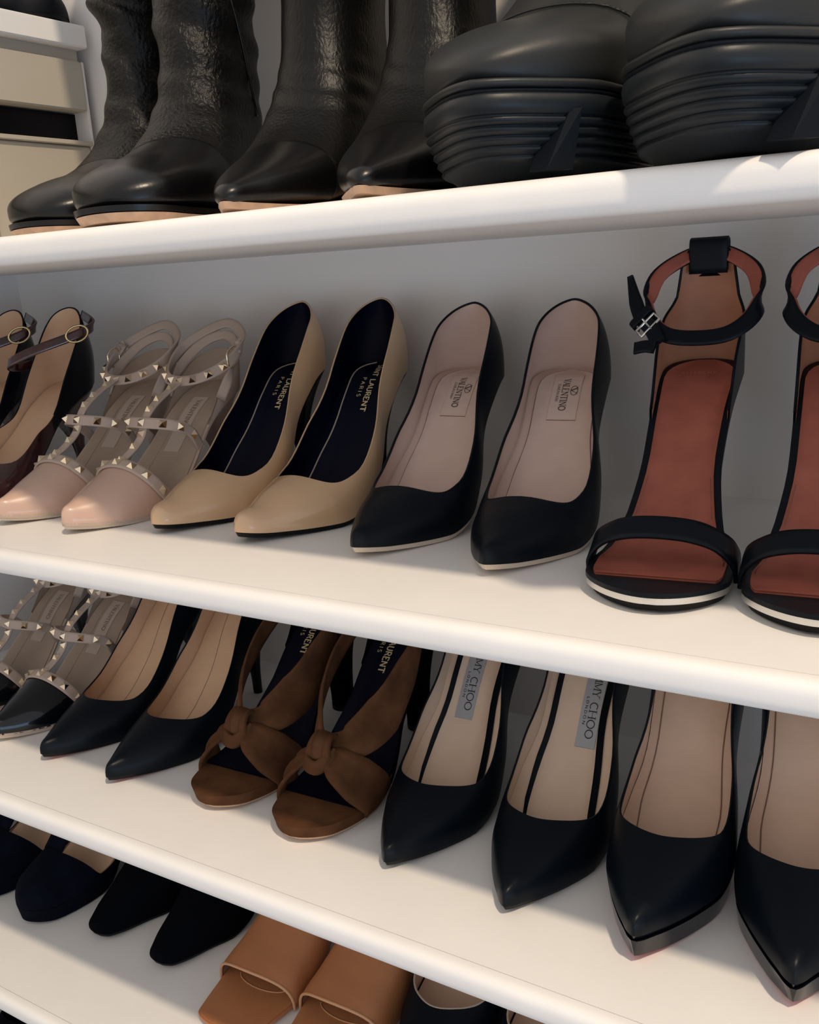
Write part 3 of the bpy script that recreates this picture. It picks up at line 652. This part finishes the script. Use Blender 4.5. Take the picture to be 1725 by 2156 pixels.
# ------------------------------------------------------------------ brown suede sandals tied in a knot
def bow_sandal(X, Y, zs, yaw, lab, v=0):
    r = root('knotted_sandal', lab, 'sandal', 'pair of brown suede knotted sandals', X, Y, zs, yaw)
    L = .215
    zb = [(0, .0150), (.1, .0125), (.3, .0105), (.42, .017), (.6, .050), (.75, .078), (.88, .094), (1, .100)]
    w = [(0, .021), (.08, .0275), (.18, .0345), (.3, .0380), (.4, .0370), (.5, .033), (.62, .0275), (.8, .028), (1, .028)]
    l = Last(L, zb, w, [(0, .02), (1, .06)], [(0, .01), (1, .01)], yt=.01, rtoe=.022, rheel=.027, sole=.009)
    l.slab('footbed', M['suede'], r, lambda y: l.zb(y)+.0014, lambda y: l.zb(y)-.0078, y1=.42*L, off=0., offb=.0018, sharp=60)
    l.slab('shank', M['black_suede'], r, lambda y: l.zb(y)+.0008, lambda y: l.zb(y)-.0045, y0=.38*L, y1=L, off=.0002)
    l.slab('outsole', M['sole_tan'], r, lambda y: l.zb(y)-.0079, lambda y: l.zb(y)-.0100, y0=.0015, y1=.42*L, off=.0016, offb=.003)
    wf = lambda y: float(l.w(y)); e = lambda y: math.sqrt(max(0, 1-max(0, (y-.182)/.028)**2))
    s, ys = sock(l, M['navy_lining'], r, .045, .209, lambda y: -(wf(y)-.001)*e(y), lambda y: (wf(y)-.001)*e(y), lift=.0030, thick=.002); s.name = 'insole'
    lettering('SAINT LAURENT', l.ins(.0034), .0060, M['gold_print'], r, -.0095, .202, thick=.19, thin=.16, serif=False, spacing=.12, wide=.88)
    lettering('PARIS', l.ins(.0034), .0037, M['gold_print'], r, -.0175, .182, thick=.15, thin=.14, serif=False, spacing=.40)
    b = Last(L, zb, w, [(0, .06), (1, .14)], [(0, .004), (.72, .004), (.84, .026), (1, .05)], yt=.02, corner=.01, n=2.5)
    b.wall('heel_cup', M['black_suede'], r, y0=.72*L, throat=False); b.wall('heel_cup_lining', M['navy_lining'], r, off=.0016, y0=.72*L, throat=False)
    l.sole = .005
    l.stiletto(M['black_suede'], r, block=.011, y_from=.78, back_in=.016)
    K = np.array([-.004, .0580, .0500])
    fold = lambda amp, k: (lambda s_, a: amp*math.sin(k*math.pi*(a+.5))*math.sin(math.pi*min(1, s_+.15)))
    S = M['suede']
    # four arms
    ribbon('strap_arm', [K+np.array([-.004, 0, -.002]), (-.024, .051, .038), (-.0345, .049, .024), (-.0385, .052, .010), (-.036, .054, .004)], .02, [(0, .8, .5), (0, .8, .55), (0, .9, .4), (0, 1, .1), (0, 1, 0)], S, r, n=30, thick=.003, widths=[.012, .018, .024, .028, .028], pucker=fold(.0022, 3))
    ribbon('strap_arm', [K+np.array([.004, 0, -.003]), (.016, .050, .043), (.030, .052, .033), (.0385, .062, .018), (.0365, .065, .008)], .03, [(0, .8, .55), (0, .8, .55), (0, .85, .5), (0, 1, .15), (0, 1, 0)], S, r, n=34, thick=.003, widths=[.014, .028, .038, .040, .034], pucker=fold(.0028, 3))
    ribbon('strap_arm', [K+np.array([-.003, .003, .002]), (-.017, .072, .058), (-.029, .098, .074), (-.034, .130, .094), (-.031, .165, .113), (-.022, .190, .128)], .014, [(.5, .3, .8), (.3, .3, .9), (.1, .2, 1), (0, .3, 1), (0, .3, 1), (0, .3, 1)], S, r, n=40, thick=.0022, widths=[.010, .014, .018, .017, .013, .010], pucker=fold(.0015, 2))
    ribbon('strap_arm', [K+np.array([.004, .003, .003]), (.018, .066, .055), (.032, .090, .069), (.0365, .122, .092), (.033, .155, .113), (.022, .190, .130)], .03, [(-.2, .3, .9), (-.1, .4, .9), (0, .3, .95), (0, .2, 1), (0, .3, .9), (0, .3, .9)], S, r, n=46, thick=.003, widths=[.013, .027, .039, .034, .018, .010], pucker=fold(.0026, 2))
    # the knot: wrapped turns of suede
    for j, (dx, tilt, rad, wd_) in enumerate(((-.0055, .35, .0088, .0095), (.0005, .15, .0098, .0095), (.0065, -.05, .0092, .0090))):
        c = K+np.array([dx, 0, 0]); A = unit(np.array([math.cos(tilt), 0, -math.sin(tilt)])); Bv = np.array([0, 1, 0.]); Cv = np.cross(A, Bv)
        ring = [c+Bv*rad*.82*math.cos(a)+Cv*rad*math.sin(a)*1.15 for a in np.linspace(0, 2*math.pi, 12, endpoint=False)]
        ribbon('knot', ring, wd_, A, S, r, closed=True, n=36, thick=.0042)
    c = K+np.array([-.002, -.003, -.006])
    ribbon('knot', [c+np.array(q) for q in ((-.011, .003, .004), (-.008, -.006, -.004), (.002, -.009, -.006), (.010, -.005, .000), (.013, .003, .006))], .010, (0, .5, .9), S, r, n=24, thick=.0045, widths=[.006, .010, .011, .010, .006])
    return r
bow_sandal(-.5005, .0600, G_T3, .03, 'brown suede knotted sandal with navy insole, next to a black pump with tan insole')
bow_sandal(-.4130, .0550, G_T3, .03, 'brown suede knotted sandal with navy insole, next to a silver label pump', 1)

# ------------------------------------------------------------------ bottom shelf
def mule(X, Y, zs, yaw, lab):
    r = root('mule', lab, 'sandal', 'pair of caramel mules', X, Y, zs, yaw)
    L = .225
    zb = [(0, .0075), (.1, .006), (.3, .0055), (.42, .010), (.6, .036), (.75, .058), (.88, .070), (1, .075)]
    w = [(0, .0275), (.05, .0315), (.15, .0365), (.3, .0415), (.42, .0405), (.55, .034), (.7, .030), (1, .030)]
    l = Last(L, zb, w, [(0, .03), (.2, .034), (.5, .055), (1, .07)], [(0, .01), (1, .01)], yt=.01, rtoe=.009, rheel=.028, sole=.005)
    l.slab('insole', M['mule'], r, lambda y: l.zb(y)+.0024, lambda y: l.zb(y)+.0002, y0=.0012, y1=L-.002, off=.0012)
    l.slab('footbed', M['mule'], r, lambda y: l.zb(y)+.0004, lambda y: l.zb(y)-.0022, off=0.)
    l.slab('outsole', M['sole_tan'], r, lambda y: l.zb(y)-.0023, lambda y: l.zb(y)-.0052, y0=.001, y1=L-.002, off=.0008, offb=.002)
    hgt = lambda y: .030+.20*(y-.045); nt = 25
    def surf(off, m_, name):
        V = []; ny = 14
        for i in range(ny):
            for j in range(nt):
                a = math.pi*j/(nt-1); k = math.cos(a)**2; yf = .046-.004*(1-k)+.006*k; yb = .118+.010*k
                y = yf+(yb-yf)*i/(ny-1); ww = float(l.w(y))+.0016-off
                x = math.copysign(ww*abs(math.cos(a))**.86, -math.cos(a)); z = float(l.zb(y))-.003+(hgt(y)+.003-off)*math.sin(a)**.80
                V.append((x, y, z))
        mesh_obj(name, V, grid_faces(ny, nt), m_, r); return V
    V = surf(0, M['mule'], 'band'); surf(.0022, M['mule_lining'], 'band_lining')
    tube('band_piping', [np.array(q)+np.array([0, -.0004, -.0007]) for q in V[:nt]], .0014, M['mule_edge'], r)
    tube('band_piping', [np.array(q) for q in V[-nt:]], .0014, M['mule_edge'], r)
    tube('insole_edge_line', [l.ins(.0026)(.027*math.sin(a), .064-.010*math.cos(a)*0-.012*math.cos(a)) for a in np.linspace(-1.3, 1.3, 20)], .0006, M['mule_edge'], r, k=5)
    l.stiletto(M['mule'], r, block=.015, y_from=.72, back_in=.02)
    return r
mule(-.5180, .0600, G_T4, .02, 'caramel leather mule with square open toe, next to a black pump')
mule(-.4300, .0640, G_T4, .02, 'caramel leather mule with square open toe, next to the black shoe with pink insole')
DRK = dict(L=.208, H=.09, side=.030, back=.052, yt=.064, ws=1.08, ht=.040, wh=1.08, p=2.4, corner=.028, w0=.012)
for X, Y, yaw, lab in [(-.7130, .0960, .0, 'black suede round toe pump, next to the navy platform shoe'), (-.6260, .0945, .02, 'black suede round toe pump, next to a caramel mule')]:
    l = make_last(skew=.002, z0=-.002, **DRK); r = root('pump', lab, 'shoe', 'pair of black suede pumps', X, Y, G_T4, yaw)
    pump_parts(l, r, M['black_suede'], M['navy_lining'], M['navy_lining'], M['sole_black'], M['black_suede'])
DR2 = dict(L=.215, H=.08, side=.034, back=.052, yt=.056, ws=1.10, ht=.044, wh=1.08, p=2.2, corner=.030, w0=.012)
for X, Y, yaw, lab in [(-.3460, .0760, .03, 'black shoe with pink tan insole, next to a caramel mule'), (-.2580, .0740, .03, 'black shoe with pink tan insole, barely showing at the bottom edge')]:
    l = make_last(skew=.002, z0=-.002, **DR2); r = root('pump', lab, 'shoe', 'pair of black shoes with pink insoles', X, Y, G_T4, yaw)
    pump_parts(l, r, M['black_matte'], M['platform_lining'], M['platform_lining'], M['sole_black'], M['black_matte'], rim_r=.0010, binding=M['seam_pale'])
def navy_platform(X, Y, zs, yaw, lab):
    r = root('platform_shoe', lab, 'shoe', 'pair of navy suede platform shoes', X, Y, zs, yaw)
    zb = [(0, .020), (.1, .0185), (.3, .018), (.42, .026), (.6, .060), (.75, .092), (.88, .108), (1, .114)]
    w = [(0, .020), (.08, .027), (.18, .0330), (.3, .0370), (.42, .0375), (.55, .034), (.7, .028), (1, .029)]
    l = Last(.21, zb, w, [(0, .02), (.1, .030), (.25, .040), (.45, .055), (1, .08)], [(0, .012), (.28, .012), (.36, .006), (.44, .003), (1, .003)], yt=.050, corner=.022, p=2., rtoe=.020, sole=.004)
    l.wall('upper', M['navy_suede'], r, y1=.54*l.L); l.wall('lining', M['tan_insole'], r, off=.0016, y0=.004, y1=.54*l.L)
    l.slab('insole', M['tan_insole'], r, lambda y: l.zb(y)+.002, lambda y: l.zb(y)+.0002, y0=.012, y1=l.L-.004, off=.003)
    l.slab('platform', M['navy_suede'], r, lambda y: l.zb(y)-.0005, lambda y: np.maximum(.0015+.004*max(0, 1-y/.04)**2, l.zb(y)-.019*min(1, max(.2, (.125-y)/.04))), y0=.0004, y1=l.L-.001, off=.0, offb=.002)
    b = Last(.21, zb, w, [(0, .06), (1, .15)], [(0, .004), (.6, .004), (.74, .03), (1, .06)], yt=.02, corner=.01, n=2.5)
    b.wall('heel_counter', M['navy_suede'], r, y0=.60*b.L, throat=False); b.wall('counter_lining', M['tan_insole'], r, off=.0015, y0=.60*b.L, throat=False)
    ribbon('vamp_strap', [(-.004, .050, .056), (-.006, .072, .074), (-.006, .100, .100), (-.004, .128, .120)], .026, (1, 0, 0), M['navy_suede'], r, n=20, thick=.0026)
    ribbon('ankle_strap', [(-.030, .176, .120), (-.036, .150, .118), (-.020, .128, .118), (0, .122, .119), (.020, .128, .118), (.036, .150, .118), (.030, .176, .120)], .022, (0, .3, .95), M['navy_suede'], r, n=40, thick=.0026)
    l.stiletto(M['navy_suede'], r, block=.009, y_from=.78)
    return r
navy_platform(-.7970, .0760, G_T4, .0, 'navy suede platform shoe with cut outs, next to a black suede pump')
navy_platform(-.8850, .0760, G_T4, .0, 'navy suede platform shoe, cut off by the left edge')

# ------------------------------------------------------------------ boots of the top shelf
def ring_loft(name, rings, m, r, dense=5, k=48, disp=None, cap1=True, tip=0.):
    """each ring: front (y, z), back (y, z), half width, exponent of the front half, exponent of the back half"""
    A = np.array([[f[0], f[1], b[0], b[1], w, nf, nb] for f, b, w, nf, nb in rings], float)
    ts = np.arange(0, len(A)-1+1e-6, 1/dense); R_ = []
    if tip: ts = np.concatenate([np.linspace(0, 1, 2*dense)**2*1.0, ts[ts > 1.0001]])
    D = np.stack([pchip(list(zip(range(len(A)), A[:, c])))(ts) for c in range(7)], 1); n = len(D)
    if tip:                                                # round off the tip
        y0_ = D[0, 0]
        for d in D:
            if d[0]-y0_ < tip:
                e = max(.004, math.sqrt(max(0, 1-(1-(d[0]-y0_)/tip)**2))); mz = d[1]*.42+d[3]*.58
                d[1] = mz+(d[1]-mz)*e; d[3] = mz+(d[3]-mz)*e; d[4] *= e
    for i in range(n):
        fy, fz, by, bz, w, nf, nb = D[i]; mid = np.array([(fy+by)/2, (fz+bz)/2]); ax = np.array([(fy-by)/2, (fz-bz)/2]); ring = []
        for j in range(k):
            a = 2*math.pi*j/k; c, s_ = math.cos(a), math.sin(a); e = nf if c > 0 else nb
            u_ = math.copysign(abs(c)**(2/e), c); v_ = math.copysign(abs(s_)**(2/e), s_)
            q = np.array([v_*w, mid[0]+ax[0]*u_, mid[1]+ax[1]*u_])
            if disp is not None:
                d = disp(i/(n-1), a, q)
                if d:
                    o_ = q-np.array([0, mid[0], mid[1]]); q = q+unit(o_)*d
            ring.append(q)
        R_.append(ring)
    return loft(name, R_, m, r, cap1=cap1, merge=2.5e-4 if tip else 0.)
def footprint(L, tab, rt, rh, skew=0.):
    return Last(L, [(0, 0), (1, 0)], tab, [(0, .02), (1, .06)], [(0, .01), (1, .01)], yt=.01, rtoe=rt, rheel=rh, skew=skew)
def tall_boot(X, Y, zs, yaw, lab, group, pointed=False, depth=0.):
    r = root('tall_boot', lab, 'boot', group, X, Y, zs, yaw)
    if not pointed:
        rings = [((0, .0290), (0, .0080), .0270, 2, 3.5), ((.012, .0325), (.012, .008), .0310, 2.05, 3.7), ((.026, .0375), (.026, .008), .0350, 2.1, 4),
                 ((.050, .0445), (.048, .008), .0400, 2.1, 4), ((.078, .0510), (.074, .008), .0428, 2.1, 4), ((.104, .0610), (.102, .009), .0420, 2.1, 4), ((.126, .0765), (.135, .011), .0395, 2.2, 3.6),
                 ((.141, .097), (.190, .016), .0365, 2.3, 3), ((.150, .121), (.236, .026), .0345, 2.3, 2.6), ((.154, .145), (.250, .058), .034, 2.2, 2.3), ((.155, .172), (.250, .105), .0355, 2.1, 2.2),
                 ((.153, .198), (.246, .160), .0385, 2.1, 2.1), ((.149, .235), (.248, .222), .0420, 2.1, 2.1), ((.144, .290), (.256, .285), .0470, 2.1, 2.1), ((.138, .370), (.264, .370), .0520, 2, 2)]
        fp = footprint(.262, [(0, .0270), (.046, .0310), (.10, .0350), (.19, .0400), (.30, .0428), (.42, .042), (.6, .035), (.8, .034), (1, .034)], .020, .032)
        def disp(s_, a, q):
            z = q[2]; g = math.exp(-((z-.185)/.045)**2)
            return .0038*g*(math.sin(z*150+2.2*math.sin(a*1.0+.6)+1.3*math.sin(a*2)))+.0016*g*math.sin(z*290+3*a)+.0012*math.exp(-((z-.10)/.03)**2)*math.sin(z*260+a*2)
        leather = M['boot']
    else:
        rings = [((0, .0150), (0, .0060), .0062, 2, 2.6), ((.014, .0205), (.014, .0055), .0125, 1.9, 3), ((.032, .0275), (.030, .005), .0222, 1.9, 3.4),
                 ((.054, .0360), (.052, .005), .0310, 1.9, 3.8), ((.080, .0460), (.078, .005), .0380, 1.9, 4), ((.104, .0610), (.106, .009), .0385, 2, 3.6), ((.122, .081), (.140, .016), .0365, 2.1, 3.2),
                 ((.134, .106), (.190, .034), .0345, 2.2, 2.8), ((.140, .132), (.226, .055), .0335, 2.2, 2.5), ((.142, .158), (.236, .085), .0335, 2.1, 2.3), ((.142, .185), (.237, .125), .0345, 2.1, 2.2),
                 ((.140, .212), (.236, .175), .0365, 2, 2.1), ((.137, .250), (.238, .236), .0388, 2, 2), ((.132, .300), (.244, .295), .0405, 2, 2), ((.128, .380), (.250, .380), .0410, 2, 2)]
        fp = footprint(.245, [(0, .004), (.03, .0075), (.1, .0172), (.22, .0305), (.34, .0380), (.46, .037), (.62, .032), (.8, .031), (1, .031)], .006, .030)
        def disp(s_, a, q):
            z = q[2]; g = math.exp(-((z-.20)/.06)**2)
            return .0016*g*math.sin(z*120+2.0*math.sin(a+.4))+.0007*math.exp(-((z-.085)/.018)**2)*math.sin(z*420+a*3)
        leather = M['boot_fine']
    # toe part in smoother leather, the rest grained
    nsplit = 6 if not pointed else 5
    ring_loft('toe_cap', rings[:nsplit], M['boot_toe'], r, cap1=False, tip=.006 if pointed else .020)
    ring_loft('shaft', rings[nsplit-1:], leather, r, disp=disp, dense=9, k=72)
    if not pointed:
        fp.slab('welt', M['boot_toe'], r, lambda y: .0098+.002*max(0, 1-y/.05)**2, lambda y: .0062+.002*max(0, 1-y/.05)**2, off=-.0006, offb=-.0002)
        fp.slab('sole', M['sole_tan'], r, lambda y: .0056+.002*max(0, 1-y/.05)**2, lambda y: .0+.0028*max(0, 1-y/.05)**2, off=.0002, offb=.0025)
        fp.slab('heel_block', M['sole_black'], r, lambda y: .024, lambda y: .0, y0=.192, off=.0005)
        # side quarter seam, running down the shaft to the ankle and round the instep
        pts = []
        for t_ in np.linspace(0, 1, 40):
            z = .33-.245*t_; a = .66+.95*max(0, t_-.50)/.50
            pts.append((z, a))
        tubepts = []
        D = crom(np.array([[f[0], f[1], b[0], b[1], w, nf, nb] for f, b, w, nf, nb in rings]), 300)
        for z, a in pts:
            best = None
            for fy, fz, by, bz, w, nf, nb in D[110:]:
                c, s_ = math.cos(a), math.sin(a); e = nf if c > 0 else nb
                q = np.array([math.copysign(abs(s_)**(2/e), s_)*(w+.0012), (fy+by)/2+(fy-by)/2*math.copysign(abs(c)**(2/e), c), (fz+bz)/2+(fz-bz)/2*math.copysign(abs(c)**(2/e), c)])
                if best is None or abs(q[2]-z) < abs(best[2]-z): best = q
            tubepts.append(best)
        tube('side_seam', tubepts, .0011, M['boot_toe'], r, k=6)
    else:
        fp.slab('sole', M['sole_tan'], r, lambda y: .0052+.0022*max(0, 1-y/.05)**2+max(0, y-.085)*.12, lambda y: .0012+.0026*max(0, 1-y/.05)**2+max(0, y-.085)*.12, y1=.235, off=.0004, offb=.0018)
        fp.slab('heel_block', M['black_matte'], r, lambda y: .062, lambda y: .0, y0=.188, off=.002, offb=.007)
    return r
TB = 'pair of black grained tall boots with round toes'
PB = 'pair of black pointed tall boots'
tall_boot(-.584, .052, TOP[0], .30, 'black grained leather tall boot with round toe, standing furthest left', TB)
tall_boot(-.465, .014, TOP[0], .38, 'black grained leather tall boot with round toe, next to the pointed boots', TB)
tall_boot(-.380, .020, TOP[0], .22, 'black pointed tall boot beside the round toe boots', PB, True)
tall_boot(-.286, .018, TOP[0], .24, 'black pointed tall boot beside the chunky boots', PB, True)

def chunky_boot(X, Y, zs, yaw, lab):
    r = root('chunky_boot', lab, 'boot', 'pair of chunky charcoal ankle boots', X, Y, zs, yaw)
    fp = footprint(.275, [(0, .030), (.06, .036), (.16, .0475), (.3, .0515), (.45, .0495), (.6, .043), (.8, .040), (1, .040)], .050, .040)
    # the ribbed rubber sole: stacked outline rings
    rows = [(.000, .0100), (.0020, .0062), (.0045, .0040)]
    z = .0055
    for i in range(5):
        rows += [(z, .0024), (z+.0006, .0006), (z+.0018, -.0002), (z+.0031, .0006), (z+.0037, .0024)]; z += .0041
    rows += [(z+.0004, .0014), (z+.0012, .0002), (z+.0050, .0000), (z+.0085, .0006), (z+.0098, .0020), (z+.0100, .0060)]
    ztop = z+.0100
    rings = []
    for zz, ins_ in rows:
        A = fp.outline(0, fp.L, n=48)
        ring = []
        for x, y in A:
            x *= 1-ins_/.050; y = ins_+y*(1-2*ins_/fp.L)
            fr_ = max(0., 1-y/.12); k_ = max(0., 1-zz/.030)**1.5
            ring.append((x*(1-.22*fr_**1.2*k_), y+.030*fr_**1.6*k_, zz+.0035*fr_**2*max(0., 1-zz/ztop*.4)))
        rings.append(ring)
    loft('ribbed_sole', rings, M['rubber'], r, merge=1e-5)
    # side notches
    for yy, sg in ((.026, 1), (.104, 1), (.170, 1)):
        x = float(fp.w(yy))
        xf = lambda y_: float(fp.w(y_))
        bm_ = [(sg*(xf(yy-.006)*.93), yy-.006, .004), (sg*(x+.0012), yy+.0030, .030), (sg*(xf(yy+.0055)+.0012), yy+.0055, .030), (sg*(xf(yy+.004)*.95), yy+.004, .004)]
        V = bm_+[(a-sg*.010, b+.003, c) for a, b, c in bm_]
        mesh_obj('sole_notch', V, [(0, 1, 2, 3), (7, 6, 5, 4), (0, 4, 5, 1), (1, 5, 6, 2), (2, 6, 7, 3), (3, 7, 4, 0)], M['rubber_dark'], r, smooth=False)
    spr = lambda y: .0035*max(0., 1-y/.12)**2*.6
    zt = ztop+.0004
    A = fp.outline(0, fp.L, n=40, off=.0022)
    tube('welt_groove', [(x, y, zt+spr(y)) for x, y in A], .0016, M['rubber_dark'], r, closed=True)
    A = fp.outline(0, fp.L, n=40, off=.0016)
    tube('welt', [(x, y, zt+.0032+spr(y)) for x, y in A], .0020, M['rubber_boot'], r, closed=True, k=8)
    # upper
    b0 = zt+.003
    rings = [((.002, b0+.0250), (.002, b0-.003), .0300, 2.1, 3.4), ((.016, b0+.0285), (.016, b0-.003), .0350, 2.15, 3.6), ((.034, b0+.0330), (.034, b0-.003), .0425, 2.15, 4), ((.060, b0+.0390), (.060, b0-.004), .0482, 2.15, 4),
             ((.088, b0+.0465), (.090, b0-.004), .0492, 2.15, 4), ((.112, b0+.0600), (.118, b0-.004), .0480, 2.2, 3.6), ((.131, b0+.079), (.165, b0-.002), .0445, 2.2, 3.2), ((.143, b0+.101), (.225, b0+.004), .0425, 2.3, 2.8),
             ((.148, b0+.123), (.262, b0+.028), .0425, 2.3, 2.5), ((.149, b0+.145), (.266, b0+.070), .044, 2.2, 2.4), ((.147, b0+.170), (.264, b0+.115), .0465, 2.2, 2.3), ((.143, b0+.205), (.266, b0+.185), .049, 2.2, 2.2), ((.138, b0+.26), (.270, b0+.255), .052, 2.2, 2.2)]
    def disp(s_, a, q):
        g = math.exp(-((q[2]-b0-.135)/.035)**2); return .0016*g*math.sin(q[2]*130+2*math.sin(a))
    ring_loft('upper', rings, M['rubber_boot'], r, disp=disp, dense=7, k=64, tip=.046)
    # stitched seams across the vamp
    D = crom(np.array([[f[0], f[1], b[0], b[1], w, nf, nb] for f, b, w, nf, nb in rings]), 300)
    def on(i, a, o=.0009):
        fy, fz, by, bz, w, nf, nb = D[i]; c, s_ = math.cos(a), math.sin(a); e = nf if c > 0 else nb
        return np.array([math.copysign(abs(s_)**(2/e), s_)*(w+o), (fy+by)/2+((fy-by)/2)*math.copysign(abs(c)**(2/e), c), (fz+bz)/2+((fz-bz)/2+o)*math.copysign(abs(c)**(2/e), c)])
    for i0, bend in ((104, 10), (160, 16)):
        path = [on(int(i0+bend*(abs(a)/1.5)**2), a) for a in np.linspace(-1.62, 1.62, 90)]
        tube('seam', path, .0007, M['rubber_boot'], r, k=5)
        V = []; F = []
        for k_ in range(2, 88, 2):
            p, q = path[k_], path[k_+1]; p = p+(q-p)*.1; d_ = unit(q-p); up = unit(p-np.array([0, p[1]+.02, b0])); sd = np.cross(d_, up); p = p-np.array([0, .0022, 0]); q = q-np.array([0, .0022, 0])
            o = len(V)
            for w_ in (p, q):
                V += [w_-sd*.0004+up*.0003, w_+sd*.0004+up*.0003]
            F.append((o, o+1, o+3, o+2))
        st = mesh_obj('stitching', V, F, M['rubber_dark'], r, smooth=False)
    return r
chunky_boot(-.2080, -.006, TOP[0], .02, 'chunky charcoal ankle boot with ribbed rubber sole, next to the pointed boots')
chunky_boot(-.1000, -.024, TOP[0], .00, 'chunky charcoal ankle boot with ribbed rubber sole, cut off by the right edge')

# ------------------------------------------------------------------ shoes on the drawer unit
def flat_shoe(X, Y, zs, yaw, lab, m):
    l = make_last(L=.24, H=.025, side=.040, back=.06, yt=.085, ws=.95, skew=0, ht=.05, wh=1.1, z0=-.003, p=2.2, corner=.03, w0=.023, h0=.022, rtoe=.020)
    r = root('flat_shoe', lab, 'shoe', None, X, Y, zs, yaw)
    pump_parts(l, r, m, M['black_matte'], M['black_matte'], M['sole_black'], m, heel_block=.020)
flat_shoe(-.787, .2735, TOP[0]+.2090, math.pi/2, 'black shoe on the drawer unit shelf at top left', M['black_matte'])
flat_shoe(-.786, .1940, TOP[0]+.2090, math.pi/2, 'beige shoe on the drawer unit shelf at top left corner', mat('beige_flat_leather', (.30, .24, .18), .5))
l = make_last(skew=.0, z0=-.002, **DRK)  # extra pump, added so that the shaded bottom left corner comes out dark
r = root('pump', 'black shoe on the lowest shelf, added to darken the bottom left corner', 'shoe', None, -.893, .033, TOP[4], .02)
pump_parts(l, r, M['black_suede'], M['navy_lining'], M['navy_lining'], M['sole_black'], M['black_suede'])
